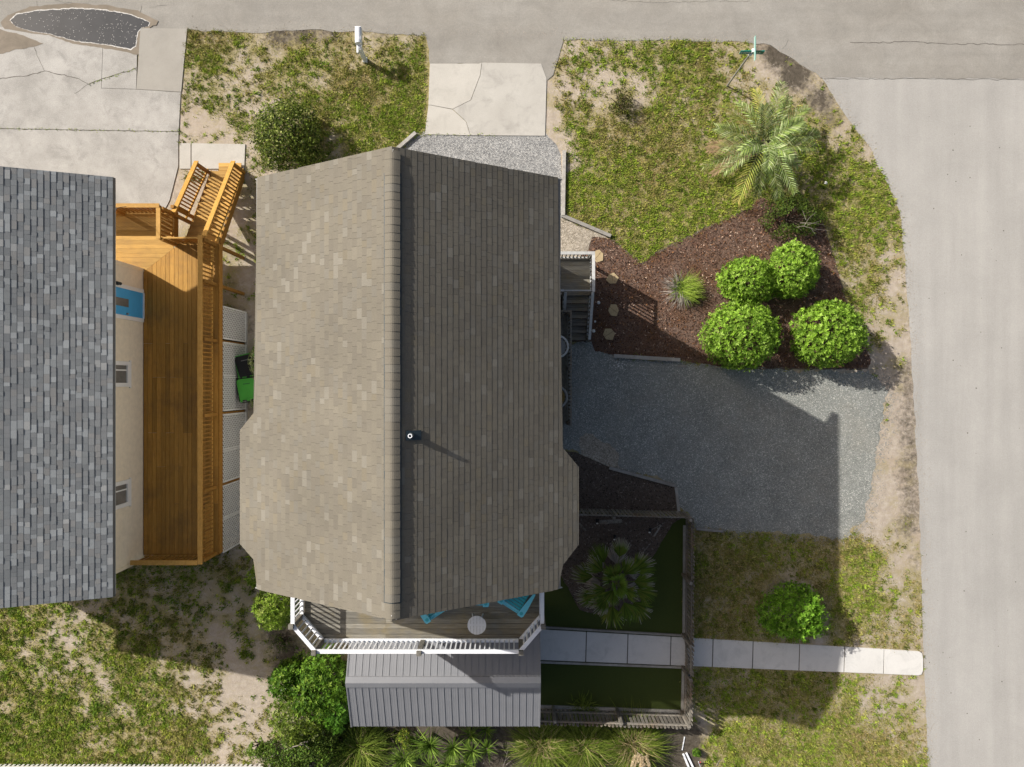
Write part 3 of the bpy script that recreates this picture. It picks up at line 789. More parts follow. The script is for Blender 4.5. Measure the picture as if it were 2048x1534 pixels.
# bird droppings at both ridge ends
m = MB()
for q in range(14):
    yy = (4.74 if q % 2 else -4.76) + rnd.uniform(-.08, .07); xx = rnd.uniform(-.02, .14); r = rnd.uniform(.005, .011)
    z = ZR - PI_ * abs(xx) + .014
    m.prism([(XR + xx + r * math.cos(t), yy + r * math.sin(t)) for t in (0, 1.2, 2.6, 4, 5.1)], z, z + .012)
m.tube([(XR + .06, -4.62, ZR - .01), (XR + .15, -4.6, ZR - .06)], .008, 5)
props(m.build('bird_dropping', M['rock'], roof), None, None, None, 'stuff')

# ------------------------------------------------------------------ neighbour house
NXE, NZE, NP, NHW = -11.46, 4.9, .40, 4.3
nb = thing('neighbour_house', 'cream sided house with blue grey shingle roof at the left edge', 'house')
w2 = MB(); w2.box(-19.6, -11.99, -5.72, 3.70, 0.45, 4.78)
for zz in np.arange(.5, 4.75, .115):
    w2.add([(-11.985, -5.70, zz + .115), (-11.985, 3.68, zz + .115), (-11.962, 3.69, zz), (-11.962, -5.71, zz), (-11.99, -5.71, zz), (-11.99, 3.69, zz)], [(0, 1, 2, 3), (3, 2, 5, 4)])
w2.box(-12.0, -11.95, -5.745, -5.64, .45, 4.78); w2.box(-12.0, -11.95, 3.62, 3.73, .45, 4.78)
w2.build('wall', M['siding'], nb)
MB().box(-19.5, -12.02, -5.66, 3.64, 0, .45).build('foundation', M['conc_old'], nb)
r2 = MB()
NYT, NYB = 5.93, -6.13
for side in (1, -1):
    xe = NXE if side > 0 else NXE - 2 * NHW
    xrg = NXE - NHW; zr = NZE + NP * NHW
    top = [Vector((xrg, NYT, zr)), Vector((xe, NYT, NZE)), Vector((xe, NYB, NZE)), Vector((xrg, NYB, zr))]
    top = [v - Vector((0, 0, .006)) for v in top]
    bot = [v - Vector((0, 0, .13)) for v in top]
    r2.add(top + bot, [(0, 1, 2, 3), (7, 6, 5, 4)] + [(i, (i + 1) % 4, 4 + (i + 1) % 4, 4 + i) for i in range(4)])
roof2 = r2.build('roof', plain('dark_drip_edge', (.12, .125, .13), .7), nb)
PAL2 = [((.176, .186, .190), 6), ((.188, .195, .198), 5), ((.162, .171, .176), 3), ((.200, .200, .196), 2.2), ((.255, .269, .274), 2.4), ((.232, .245, .25), 1.8), ((.275, .28, .276), .6)]
# the visible courses nearest the eave get single shingles
lay_slope(roof2, (NXE - NHW, NZE + NP * NHW), 1, NP, NHW - 5 * .1433, .1433, lambda t: (NYB, NYT), (.11, .26, (.14, .17, .21)), PAL2, 0, (.008, .016))
lay_slope(roof2, (NXE - 5 * .1433, NZE + NP * 5 * .1433), 1, NP, 5 * .1433 + .001, .1433, lambda t: (NYB, NYT), (.10, .26, (.14, .17, .21)), PAL2, 300, (.008, .016))
lay_slope(roof2, (NXE - NHW, NZE + NP * NHW), -1, NP, NHW, .1433, lambda t: (NYB, NYT), (.3, .5, (.3,)), PAL2, 0, (.012, .02))
MB().box(NXE - .07, NXE - .03, NYB + .03, NYT - .03, NZE - .2, NZE - .04).build('fascia', M['trim'], nb)
# door and windows on the long wall
X0 = -11.962
door = MB().box(X0 - .03, X0 + .02, 2.10, 2.92, 2.36, 4.30).build('door', M['bluedoor'], nb)
fr = MB(); fr.box(X0 - .03, X0 + .045, 1.98, 2.10, 2.33, 4.42); fr.box(X0 - .03, X0 + .045, 2.92, 3.04, 2.33, 4.42); fr.box(X0 - .03, X0 + .045, 2.10, 2.92, 4.30, 4.42); fr.box(X0 - .03, X0 + .06, 2.10, 2.92, 2.325, 2.36)
fr.build('frame', M['trim'], door)
MB().box(X0 - .02, X0 + .026, 2.37, 2.62, 3.2, 4.12).build('pane', M['glass'], door)
MB().cyl(X0 + .05, 2.16, 3.28, 3.34, .03, 10).build('handle', M['galv'], door)
for yb_, yt_ in ((-.10, .68), (-3.80, -2.98)):
    wn = MB(); z0, z1 = 3.14, 4.32
    for a in ((yb_, yb_ + .12, z0, z1), (yt_ - .12, yt_, z0, z1), (yb_ + .12, yt_ - .12, z0, z0 + .16), (yb_ + .12, yt_ - .12, z1 - .09, z1), (yb_ - .04, yt_ + .04, z0 - .05, z0)):
        wn.box(X0 - .03, X0 + .05, *a)
    wn = wn.build('window', M['trim'], nb)
    MB().box(X0 - .03, X0 + .012, yb_ + .12, yt_ - .12, z0 + .16, z1 - .09).build('pane', M['glass'], wn)
    MB().box(X0 - .02, X0 + .03, (yb_ + yt_) / 2 + .1, (yb_ + yt_) / 2 + .14, z0 + .09, z1 - .09).build('mullion', M['trim'], wn)
# wall lantern and hanging cord by the door
lm = thing('wall_lantern', 'small dark wall lantern above the top corner of the blue door', 'lantern', (-11.9, 3.02, 3.95))
MB().box(-.06, .02, -.05, .05, -.1, .1).build('bracket', M['black'], lm)
MB().cyl(.06, 0, -.12, .08, .05, 8).build('lamp_body', M['lead'], lm)
cd = MB(); pts = [(-11.86, 3.05, 4.05), (-11.86, 3.6, 4.35), (-11.87, 4.6, 4.62), (-11.9, 5.3, 3.9), (-11.95, 5.48, 3.32)]
cd.tube(pts, .008, 5)
props(cd.build('hanging_cord', M['cord']), 'thin blue grey cord hanging from the eave to the porch railing', 'cord')

# ------------------------------------------------------------------ decks and railings
def rail_run(par, p0, p1, zb, zt, sp, mat, bmat=None, size=.038, cap=(.13, .035), bottom=True, ends=(0.08, 0.08), mid=False, name='top_rail', zb1=None, zt1=None, outset=0.0):
    """one straight run of railing: cap board, bottom rail, balusters; zb/zt are deck-relative heights at p0 (zb1/zt1 at p1)"""
    bmat = bmat or mat
    zb1 = zb if zb1 is None else zb1; zt1 = zt if zt1 is None else zt1
    a, b = Vector((p0[0], p0[1], zt)), Vector((p1[0], p1[1], zt1))
    MB().beam(a, b, cap[0], cap[1]).build(name, M[mat], par)
    if mid: MB().beam(a - Vector((0, 0, .09)), b - Vector((0, 0, .09)), .04, .09).build('upper_rail', M[mat], par)
    a2, b2 = Vector((p0[0], p0[1], zb + .1)), Vector((p1[0], p1[1], zb1 + .1))
    if bottom: MB().beam(a2, b2, .04 if not bottom == 2 else .09, .07).build('bottom_rail', M[mat], par)
    L = (Vector(p1[:2]) - Vector(p0[:2])).length
    n = max(1, int(round((L - ends[0] - ends[1]) / sp)))
    ang = math.atan2(p1[1] - p0[1], p1[0] - p0[0])
    hgt = (zt - zb) - .06
    bm = MB().box(-size / 2, size / 2, -size / 2, size / 2, 0, hgt).mesh('baluster', M[bmat])
    for i in range(n):
        f = (ends[0] + (i + .5) * (L - ends[0] - ends[1]) / n) / L
        x, y = p0[0] + (p1[0] - p0[0]) * f, p0[1] + (p1[1] - p0[1]) * f
        z = zb + (zb1 - zb) * f + .04
        link('baluster', bm, par, (x, y, z), (0, 0, ang))

def post(par, x, y, z0, z1, s=.1, mat='cedar_dark', name='post'):
    return MB().box(x - s / 2, x + s / 2, y - s / 2, y + s / 2, z0, z1).build(name, M[mat], par)

# neighbour's stained deck
DZ = 2.3
dk = thing('wooden_deck', 'orange stained wooden deck along the cream house wall with railings', 'deck')
DX0, DX1, DYS, DYN = -11.95, -9.53, -5.52, 4.52
bx = DX0 + .02
bw = .143
nb_ = int((DX1 - DX0) / bw)
joints = [-3.2, .4]
for i in range(nb_ + 1):
    x0 = DX0 + i * bw; x1 = min(x0 + bw - .009, DX1)
    if x1 - x0 < .03: continue
    # mitre at the north-west: boards stop at a diagonal running from the wall corner to the gate post
    ytop = min(DYN, 3.62 + (x1 - DX0) * .78)
    cuts = [DYS, rnd.choice((-3.9, -2.7, -1.6)), rnd.choice((.2, 1.3)), ytop]
    for q in range(3):
        y0, y1 = cuts[q] + .004, cuts[q + 1] - .002
        z = DZ + rnd.uniform(-.002, .002)
        m = MB(); m.prism([(x0, y0), (x1, y0), (x1, y1 - (0 if q < 2 or ytop >= DYN else 0)), (x0, y1 - (.11 if q == 2 and ytop < DYN else 0))], z - .028, z)
        m.build('board', M['cedar'], dk)
for j in range(14):                                     # the boards of the north wing, laid the other way
    y0 = 3.66 + j * bw; y1 = min(y0 + bw - .005, 5.60)
    if y1 - y0 < .03: continue
    xe = DX0 + (y0 - 3.62) / .78
    if xe > -10.98: xe = -10.98
    z = DZ + rnd.uniform(-.002, .002)
    MB().prism([(-14.4, y0), (xe - .004, y0), (min(xe + .178, -10.98), y1), (-14.4, y1)], z - .028, z).build('board', M['cedar_x'], dk)
fm = MB()
fm.box(DX1, DX1 + .04, DYS, DYN, DZ - .26, DZ - .0); fm.box(DX0, DX1, DYS - .04, DYS, DZ - .26, DZ - .0)
fm.box(DX1 - .05, DX1 - .01, DYS, DYN, DZ - .27, DZ - .04)
for yy in np.arange(DYS + .4, DYN, .42): fm.box(DX0, DX1 - .05, yy, yy + .04, DZ - .26, DZ - .03)
fm.box(-14.4, -10.96, 5.60, 5.64, DZ - .26, DZ); fm.box(-10.98, -10.94, 4.5, 5.60, DZ - .26, DZ)
fm.box(-10.98, DX1, DYN, DYN + .04, DZ - .26, DZ)
fm.build('frame', M['cedar_dark'], dk)
RZ = DZ + .95
rail_run(dk, (-9.69, DYS - .1), (-9.69, 4.62), DZ, RZ, .135, 'cedar_rail', 'cedar_dark', .042, (.145, .04), True, mid=True)
rail_run(dk, (-11.86, -5.57), (-9.77, -5.57), DZ, RZ - .002, .135, 'cedar_rail', 'cedar_dark', .042, (.145, .04), True, mid=True)
rail_run(dk, (-14.4, 5.53), (-10.96, 5.53), DZ, RZ, .135, 'cedar_rail', 'cedar_dark', .042, (.13, .04), True, mid=True)
rail_run(dk, (-10.99, 5.46), (-10.99, 4.50), DZ, RZ - .002, .135, 'cedar_rail', 'cedar_dark', .042, (.13, .04), True, mid=True)
for yy in (-5.5, -3.35, -1.0, 1.38, 3.2, 4.48):
    post(dk, -9.60, yy, 0, RZ - .03, .1)
for (x, y) in ((-10.9, 5.45), (-10.9, 4.5), (-12.6, 5.5), (-14.2, 5.5)):
    post(dk, x, y, 0, RZ - .03, .1)
gt = thing('deck_gate', 'low orange wooden gate between deck and top of the stairs', 'gate', (0, 0, 0))
rail_run(gt, (-10.86, 4.53), (-9.72, 4.53), DZ + .02, DZ + .92, .13, 'cedar_rail', 'cedar_dark', .036, (.045, .07), True)
# white lattice skirts below the deck edge
ys_ = [2.56, 1.42, .24, -.96, -2.2, -3.31, -4.45, -5.58]
for i in range(7):
    yt, yb2 = ys_[i] - (.05 if i in (1, 3, 5) else .01), ys_[i + 1] + (.05 if i in (0, 2, 4) else .01)
    lp = thing('lattice_panel', ['white lattice panel at the top end, below the deck edge', 'second white lattice panel from the top, left of the black lidded bin', 'third white lattice panel from the top, beside the green lidded bin',
        'fourth white lattice panel from the top, just past the bins', 'fifth white lattice panel below the deck edge, counted from the top', 'sixth white lattice panel below the deck edge, counted from the top', 'bottom end white lattice panel by the shaded back yard'][i], 'lattice', (-9.50, yb2, .03), 0, 'white lattice panels under the deck')
    Wd, Hh = yt - yb2, 1.98
    lt = MB()
    spc = .135
    for sgn, off in ((1, .0), (-1, .012)):
        c = -Hh
        while c < Wd + Hh:
            # line y = c + sgn*z, clipped to the panel
            pts = []
            za, zb_ = 0.0, Hh
            if sgn > 0:
                za = max(0, -c); zb_ = min(Hh, Wd - c)
                if zb_ - za > .03: pts = [(off, c + za, za), (off, c + zb_, zb_)]
            else:
                c2 = c + Hh
                za = max(0, c2 - Wd); zb_ = min(Hh, c2)
                if zb_ - za > .03: pts = [(off, c2 - za, za), (off, c2 - zb_, zb_)]
            if pts: lt.beam(pts[0], pts[1], .036, .006, (1, 0, 0))
            c += spc
    props(lt.build('lattice_strip', M['lattice'], lp), None, None, None, 'stuff')
    f2 = MB(); f2.box(-.012, .03, 0, .035, 0, Hh); f2.box(-.012, .03, Wd - .035, Wd, 0, Hh); f2.box(-.012, .03, 0.035, Wd - .035, 0, .04)
    f2.build('frame', M['lattice'], lp)
kb = MB(); kb.box(-9.52, -9.44, DYS - .05, 2.5, 0, .06); props(kb.build('ground_board', M['timber']), 'weathered ground board along the foot of the lattice panels', 'board')
# stairs going up to the deck
st = thing('deck_stairs', 'orange stained wooden stairs with two railings climbing to the deck', 'stairs')
SX0, SX1 = -10.84, -9.53
nst = 11; y_top, y_bot = 4.56, 7.52
for i in range(nst):
    f = i / nst
    z = DZ - (i + 1) * DZ / (nst + 1); y0 = y_top + i * (y_bot - y_top) / nst
    for q in range(2):
        MB().box(SX0 + .16, SX1 - .06, y0 + q * .142, y0 + q * .142 + .135, z - .035, z).build('tread', M['cedar_x'], st)
for q in range(3): MB().box(-10.42, -9.62, 7.42 + q * .14, 7.42 + q * .14 + .132, .10, .14).build('landing_board', M['cedar_x'], st)
for x in (SX0 + .13, SX1 - .04):
    MB().beam((x, y_top, DZ - .3), (x, y_bot, -.02), .04, .24).build('stringer', M['cedar_dark'], st)
rail_run(st, (-9.56, y_top + .02), (-9.56, 7.62), DZ + .0, DZ + .98, .135, 'cedar_rail', 'cedar_dark', .04, (.14, .04), True, zb1=.0, zt1=1.0, mid=True)
rail_run(st, (SX0 + .02, 5.46), (SX0 + .02, 7.62), DZ - .62, DZ + .34, .135, 'cedar_rail', 'cedar_dark', .04, (.14, .04), True, zb1=.0, zt1=1.0, mid=True)
for x in (-9.56, SX0 + .02):
    MB().box(x - .045, x + .045, 7.48, 7.58, 0, .96).build('post', M['cedar_dark'], st)
MB().box(-10.93, -10.83, 5.62, 5.72, 0, 2.6).build('post', M['cedar_dark'], st)

# ------------------------------------------------------------------ balcony of the main house
BZ, BT, BK = 6.15, 7.02, .9336
bal = thing('balcony', 'upper balcony of grey weathered boards with white railing at the gable', 'balcony')
BP = [(x * BK, y * BK) for x, y in ((-6.08, -4.77), (-6.08, -6.69), (-5.44, -7.42), (.24, -7.42), (.88, -6.69), (.88, -4.77))]
BW_, BE_, BY1, BY2 = BP[0][0], BP[5][0], BP[1][1], BP[2][1]
yy = -4.46
while yy > BY2 + .02:
    yb2 = max(yy - .138, BY2)
    def xl(y): return BW_ if y > BY1 else BW_ + (BY1 - y) / .73 * .64
    def xh(y): return BE_ if y > BY1 else BE_ - (BY1 - y) / .73 * .64
    xj = rnd.choice((-3.4, -2.1, -1.0))
    for a0, a1, b0, b1 in ((xl(yb2), xj, xl(yy), xj), (xj + .004, xh(yb2), xj + .004, xh(yy))):
        z = BZ + rnd.uniform(-.002, .002)
        MB().prism([(a0, yb2 + .006), (a1, yb2 + .006), (b1, yy), (b0, yy)], z - .03, z).build('board', M['greywood'], bal)
    yy -= .1435
fm = MB()
for a, b in zip(BP, BP[1:]): fm.beam((a[0], a[1], BZ - .16), (b[0], b[1], BZ - .16), .05, .24)
for x in np.arange(-5.5, .8, .6): fm.box(x, x + .05, BY2 + .12 if -5.0 < x < .15 else BY1 + .1, -4.46, BZ - .25, BZ - .035)
fm.build('frame', M['timber'], bal)
RP = [(x * BK, y * BK) for x, y in ((-6.03, -4.82), (-6.03, -6.66), (-5.41, -7.37), (-2.56, -7.37), (.22, -7.37), (.83, -6.66), (.83, -4.82))]
for a, b in zip(RP, RP[1:]):
    rail_run(bal, a, b, BZ, BT, .128, 'white', 'white', .034, (.10, .05), 2, ends=(.09, .09))
for x, y in RP[1:6]:
    c = Vector((-2.6, -5.5)); dd = (Vector((x, y)) - c).normalized() * .03
    post(bal, x + dd.x, y + dd.y, 0, BZ + .97, .12, 'greywood_y')
for x in (-5.62, .76): post(bal, x, -4.53, 0, BZ + .9, .12, 'greywood_y')
# ------------------------------------------------------------------ entry porch, steps and side deck on the right of the house
pz = 1.05
po = thing('entry_porch', 'grey weathered entry porch landing with railings on the right of the house', 'porch')
yy = 4.30
while yy > 3.08:
    z = pz + rnd.uniform(-.002, .002)
    MB().box(HE + .02, 2.70, max(yy - .138, 3.02), yy, z - .03, z).build('board', M['greywood'], po); yy -= .1435
fm = MB(); fm.box(2.66, 2.70, 3.0, 4.32, pz - .25, pz - .03); fm.box(HE, 2.66, 4.28, 4.32, pz - .25, pz - .03); fm.box(HE, 2.66, 3.0, 3.04, pz - .25, pz - .03); fm.build('frame', M['greywood_y'], po)
rail_run(po, (HE + .05, 4.29), (2.72, 4.29), pz, pz + .94, .125, 'paleplank', 'greywood_y', .036, (.10, .04), True)
rail_run(po, (2.68, 4.34), (2.68, 3.02), pz, pz + .936, .125, 'paleplank', 'greywood_y', .036, (.10, .04), True)
rail_run(po, (HE + .05, 3.06), (1.72, 3.06), pz, pz + .93, .125, 'paleplank', 'greywood_y', .036, (.06, .035), True)
MB().beam((1.72, 3.06, pz + .93), (2.62, 3.06, pz + .93), .045, .03).build('top_rail', M['paleplank'], po)
for x, y in ((2.68, 4.29), (2.66, 3.04), (1.74, 3.06)): post(po, x, y, 0, pz + .9, .09, 'greywood_y')
ps = thing('porch_steps', 'grey weathered steps running down from the porch beside the house', 'steps')
for i in range(6):
    z = pz - (i + 1) * pz / 7 + .02; y1 = 3.0 - i * .245
    for q in range(2): MB().box(1.78, 2.62, y1 - q * .122 - .116, y1 - q * .122, z - .035, z).build('tread', M['greywood'], ps)
for x in (1.76, 2.64): MB().beam((x, 3.02, pz - .22), (x, 1.50, -.0), .04, .22).build('stringer', M['greywood_y'], ps)
rail_run(ps, (2.66, 3.0), (2.66, 1.52), pz, pz + .94, .13, 'paleplank', 'greywood_y', .036, (.09, .04), True, zb1=0.02, zt1=.98)
rail_run(ps, (1.76, 3.0), (1.76, 2.42), pz, pz + .94, .13, 'paleplank', 'greywood_y', .036, (.09, .04), True, zb1=.64, zt1=1.58)
post(ps, 2.66, 1.55, 0, .95, .09, 'greywood_y')
sd = thing('side_deck', 'narrow grey side deck with railing under the right eave', 'deck')
for i in range(8):
    x0 = HE + .02 + i * .1435
    MB().box(x0, min(x0 + .138, 1.97), -1.38, 2.40, pz - .03, pz + rnd.uniform(-.002, .002)).build('board', M['greywood_y'], sd)
rail_run(sd, (1.94, 2.40), (1.94, -1.38), pz, pz + .94, .125, 'picket', 'picket', .04, (.045, .04), True)
rail_run(sd, (HE + .05, 2.38), (1.94, 2.38), pz, pz + .936, .125, 'picket', 'picket', .04, (.05, .04), True)
for y in (2.36, .5, -1.34): post(sd, 1.9, y, 0, pz + .9, .09, 'picket')
for q in range(3): MB().box(HE + .02, 1.75, -1.65 - q * .28, -1.41 - q * .28, pz - .26 - q * .24, pz - .22 - q * .24).build('tread', M['greywood'], sd)

# ------------------------------------------------------------------ shed with ribbed metal roof
sh = thing('garden_shed', 'grey shed with ribbed metal gable roof below the balcony', 'shed')
sx0, sx1, syr, szr, sp_ = -5.13, .87, -9.27, 3.3, .41
syn, sys_ = -7.57, -10.97
MB().box(sx0 + .12, sx1 - .12, sys_ + .18, syn - .18, 0, 2.62).build('wall', M['siding2'], sh)
for x in (sx0 + .12, sx1 - .14):
    g = MB(); g.add([(x, sys_ + .18, 2.62), (x, syn - .18, 2.62), (x, syr, 3.25), (x + .02, sys_ + .18, 2.62), (x + .02, syn - .18, 2.62), (x + .02, syr, 3.25)], [(0, 1, 2), (5, 4, 3), (0, 1, 4, 3), (1, 2, 5, 4), (2, 0, 3, 5)]); g.build('gable', M['siding2'], sh)
for ye in (syn, sys_):
    ze = szr - sp_ * abs(ye - syr)
    npn = 7; pw = (sx1 - sx0) / npn
    for i in range(npn):
        x0, x1 = sx0 + i * pw, sx0 + (i + 1) * pw - .003
        m = MB()
        m.add([(x0, syr, szr), (x1, syr, szr), (x1, ye, ze), (x0, ye, ze), (x0, syr, szr - .02), (x1, syr, szr - .02), (x1, ye, ze - .02), (x0, ye, ze - .02)],
              [(0, 1, 2, 3), (7, 6, 5, 4), (0, 4, 5, 1), (1, 5, 6, 2), (2, 6, 7, 3), (3, 7, 4, 0)])
        for q in range(4):
            for s in (.33, .66):
                xx = x0 + (q + s) * pw / 4
                m.beam((xx, syr, szr - .001), (xx, ye, ze - .001), .016, .006)
        m.build('roof_panel', M['metal_roof'], sh)
    nr = 28
    for i in range(nr + 1):
        xx = sx0 + .015 + i * (sx1 - sx0 - .03) / nr
        MB().beam((xx, syr + (.1 if ye > syr else -.1), szr + .007 - sp_ * .1), (xx, ye - (.004 if ye < syr else -.004), ze + .007), .02, .016).build('roof_rib', M['rib'], sh)
m = MB()
for s in (1, -1):
    m.add([(sx0 - .03, syr, szr + .05), (sx1 + .02, syr, szr + .05), (sx1 + .02, syr + s * .17, szr + .045 - sp_ * .17), (sx0 - .03, syr + s * .17, szr + .045 - sp_ * .17), (sx0 - .03, syr + s * .17, szr + .005 - sp_ * .17), (sx1 + .02, syr + s * .17, szr + .005 - sp_ * .17)],
          [(0, 1, 2, 3) if s < 0 else (3, 2, 1, 0), (3, 2, 5, 4)])
m.build('ridge_cap', M['metal_roof'], sh)
for x in (sx0 - .012, sx1 + .012):
    for ye in (syn, sys_): MB().beam((x, syr, szr - .04), (x, ye, szr - .04 - sp_ * abs(ye - syr)), .03, .12, (0, 0, 1)).build('gable_trim', M['metal_roof'], sh)
# ------------------------------------------------------------------ furniture
def adirondack(label, cups, facing, group):
    c = (Vector(cups[0]) + Vector(cups[1])) / 2
    f = Vector((facing[0], facing[1], 0)).normalized()
    c *= .931
    org = Vector((c.x, c.y, BZ)) - f * .2
    ch = thing('adirondack_chair', label, 'chair', org, math.atan2(f.x, -f.y), group)   # local -y is the front
    ch.scale = (.93, .93, .9)
    def P(name, m, mt): return m.build(name, M[mt], ch)
    for s in (-1, 1):
        pl = [(s * .255, -.31), (s * .40, -.31), (s * .43, -.26), (s * .43, -.05), (s * .39, .44), (s * .33, .46), (s * .265, -.05)]
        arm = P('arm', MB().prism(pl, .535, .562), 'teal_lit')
        MB().cyl(s * .335, -.215, .5615, .5645, .05, 14).build('cup_holder', M['teal'], arm)
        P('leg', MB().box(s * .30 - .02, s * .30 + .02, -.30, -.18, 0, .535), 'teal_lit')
        P('leg', MB().beam((s * .27, -.28, .33), (s * .27, .55, .03), .03, .11), 'teal')
    for i in range(7):
        y = -.29 + i * .082; z = .375 - i * .017
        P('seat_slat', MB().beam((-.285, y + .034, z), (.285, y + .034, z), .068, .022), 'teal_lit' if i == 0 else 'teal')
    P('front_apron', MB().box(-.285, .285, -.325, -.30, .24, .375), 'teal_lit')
    for i in range(6):
        x = -.21 + i * .084
        top = .98 - abs(i - 2.5) * .05
        P('back_slat', MB().beam((x, .25, .25), (x * 1.18, .25 + (top - .25) * .42, top), .074, .022, (0, -1, .4)), 'teal')
    P('back_brace', MB().box(-.33, .33, .42, .46, .50, .56), 'teal')
    return ch
adirondack('turquoise slatted garden chair on the balcony, mostly under the left part of the eave', [(-2.39, -6.66), (-1.84, -6.28)], (.55, -.83), 'turquoise chairs on the balcony')
adirondack('turquoise garden chair in the middle of the three, only its front edge showing', [(-1.40, -6.21), (-.745, -6.17)], (-.03, -1), 'turquoise chairs on the balcony')
adirondack('turquoise garden chair in the right corner of the balcony with both cup holders showing', [(-.295, -6.12), (.255, -6.47)], (-.54, -.84), 'turquoise chairs on the balcony')
tb = thing('side_table', 'round white slatted side table on the grey balcony boards', 'table', (-.99 * .933, -6.80 * .933, BZ))
R_ = .246
for i in range(6):
    x0 = -R_ + i * 2 * R_ / 6 + .003; x1 = -R_ + (i + 1) * 2 * R_ / 6 - .003
    up = [(x, math.sqrt(max(R_ * R_ - x * x, 0))) for x in np.linspace(x0, x1, 6)]
    pl = [(x, -y) for x, y in up] + [(x, y) for x, y in up[::-1]]
    MB().prism(pl, .46, .482).build('slat', M['whitefence'], tb)
MB().box(-.2, .2, -.03, .03, .43, .459).build('crossbar', M['whitefence'], tb)
for a in range(4):
    t = pi / 4 + a * pi / 2
    MB().beam((.13 * math.cos(t), .13 * math.sin(t), .43), (.2 * math.cos(t), .2 * math.sin(t), 0), .03, .03).build('leg', M['whitefence'], tb)
# two armchairs on the side deck
def tub_chair(label, x, y, mat, pad, group):
    ch = thing('tub_chair', label, 'chair', (x, y, pz), 0, group)
    arc = [(.36 * math.cos(t), .36 * math.sin(t), .70 + .05 * math.cos(t * 2)) for t in np.linspace(-pi * .95, pi * .95, 22)]
    MB().tube(arc, .035, 6).build('arm_rail', M[mat], ch)
    m = MB()
    for t in np.linspace(-pi * .9, pi * .9, 16): m.tube([(.30 * math.cos(t), .30 * math.sin(t), .40), (.355 * math.cos(t), .355 * math.sin(t), .70)], .008, 4)
    m.build('backrest', M[mat], ch)
    MB().cyl(0, 0, .38, .44, .31, 18).build('seat', M[pad], ch)
    for a in range(4):
        t = pi / 4 + a * pi / 2
        MB().tube([(.2 * math.cos(t), .2 * math.sin(t), .39), (.27 * math.cos(t), .27 * math.sin(t), 0)], .018, 5).build('leg', M[mat], ch)
    return ch
tub_chair('pale round backed armchair half hidden under the right eave, nearer the porch steps', 1.50, 1.23, 'whitefence', 'wicker', 'armchairs on the side deck')
tub_chair('blue grey round armchair with tan cushion half hidden under the right eave', 1.47, -.45, 'wicker', 'cushion', 'armchairs on the side deck')

# ------------------------------------------------------------------ wheelie bins
def bin_(label, px, py, rz, body, lid, logo):
    p = G(px, py, 1.05)
    b = thing('wheelie_bin', label, 'bin', (p.x, p.y, 0), rz, 'wheelie bins between the houses')
    def frus(m, a0, b0, z0, a1, b1, z1):
        vs = [(-a0, -b0, z0), (a0, -b0, z0), (a0, b0, z0), (-a0, b0, z0), (-a1, -b1, z1), (a1, -b1, z1), (a1, b1, z1), (-a1, b1, z1)]
        m.add(vs, [(3, 2, 1, 0), (4, 5, 6, 7), (0, 1, 5, 4), (1, 2, 6, 5), (2, 3, 7, 6), (3, 0, 4, 7)])
    m = MB(); frus(m, .25, .28, .08, .31, .36, .98); frus(m, .345, .395, .96, .345, .395, 1.0); m.build('body', M[body], b)
    def rr(a, bb, r):
        out = []
        for cx, cy, t0 in ((a - r, bb - r, 0), (-a + r, bb - r, pi / 2)):
            out += [(cx + r * math.cos(t0 + q * pi / 8), cy + r * math.sin(t0 + q * pi / 8)) for q in range(5)]
        return out + [(-a * .86, -bb), (a * .86, -bb)]
    m = MB(); m.prism(rr(.335, .36, .1), 1.0, 1.035); m.prism(rr(.27, .29, .09), 1.035, 1.055)
    for x in (-.25, .25): m.box(x - .03, x + .03, -.43, -.355, .99, 1.03)
    m.box(-.05, .05, -.41, -.355, 1.0, 1.04)
    l = m.build('lid', M[lid], b)
    lg = MB()
    for q in range(9): lg.box(-.115 + q * .027, -.097 + q * .027, .17, .195, 1.056, 1.059)
    lg.build('emblem', M[logo], l)
    MB().tube([(-.24, -.44, .98), (.24, -.44, .98)], .016, 8).build('handle', M[body], b)
    for x in (-.27, .27): MB().tube([(x - .03, -.3, .1), (x + .03, -.3, .1)], .1, 12).build('wheel', M['black'], b)
bin_('black lidded wheelie bin with green rim beside the white lattice', 491, 731, math.radians(13), 'green_lid', 'black', 'galv')
bin_('bright green lidded wheelie bin beside the white lattice, below the black one', 494, 778, math.radians(7), 'black', 'green_lid', 'lead')

# ------------------------------------------------------------------ picket fence
pf = thing('picket_fence', 'weathered brown picket fence round the dark turf yard', 'fence')
pkm = {}
def picket_mesh(h, wdt=.088, th=.02):
    m = MB()
    pr = [(-wdt / 2, 0), (wdt / 2, 0), (wdt / 2, h - .06), (wdt * .3, h - .012), (0, h), (-wdt * .3, h - .012), (-wdt / 2, h - .06)]
    n = len(pr)
    m.add([(x, -th / 2, z) for x, z in pr] + [(x, th / 2, z) for x, z in pr], [tuple(range(n)), tuple(range(n, 2 * n))[::-1]] + [(i, (i + 1) % n, n + (i + 1) % n, n + i) for i in range(n)])
    return m.mesh('picket', M['picket'])
PK = [picket_mesh(h) for h in (1.12, 1.15, 1.17)]
def fence_run(par, p0, p1, side, posts, step=.137, rails=(.28, .98)):
    a, b = Vector(p0), Vector(p1); L = (b - a).length; d = (b - a) / L; nr = Vector((-d.y, d.x)) * side
    ang = math.atan2(d.y, d.x)
    n = int(L / step)
    for i in range(n):
        q = a + d * (i + .5) * L / n + nr * .035
        link('picket', rnd.choice(PK), par, (q.x, q.y, .03), (rnd.uniform(-.012, .012), rnd.uniform(-.012, .012), ang))
    for z in rails:
        MB().beam((a.x, a.y, z), (b.x, b.y, z), .042, .085).build('rail', M['picket'], par)
    for t in posts:
        q = a + d * (L * t) - nr * .06
        MB().box(q.x - .05, q.x + .05, q.y - .05, q.y + .05, 0, 1.16).build('post', M['picket'], par)
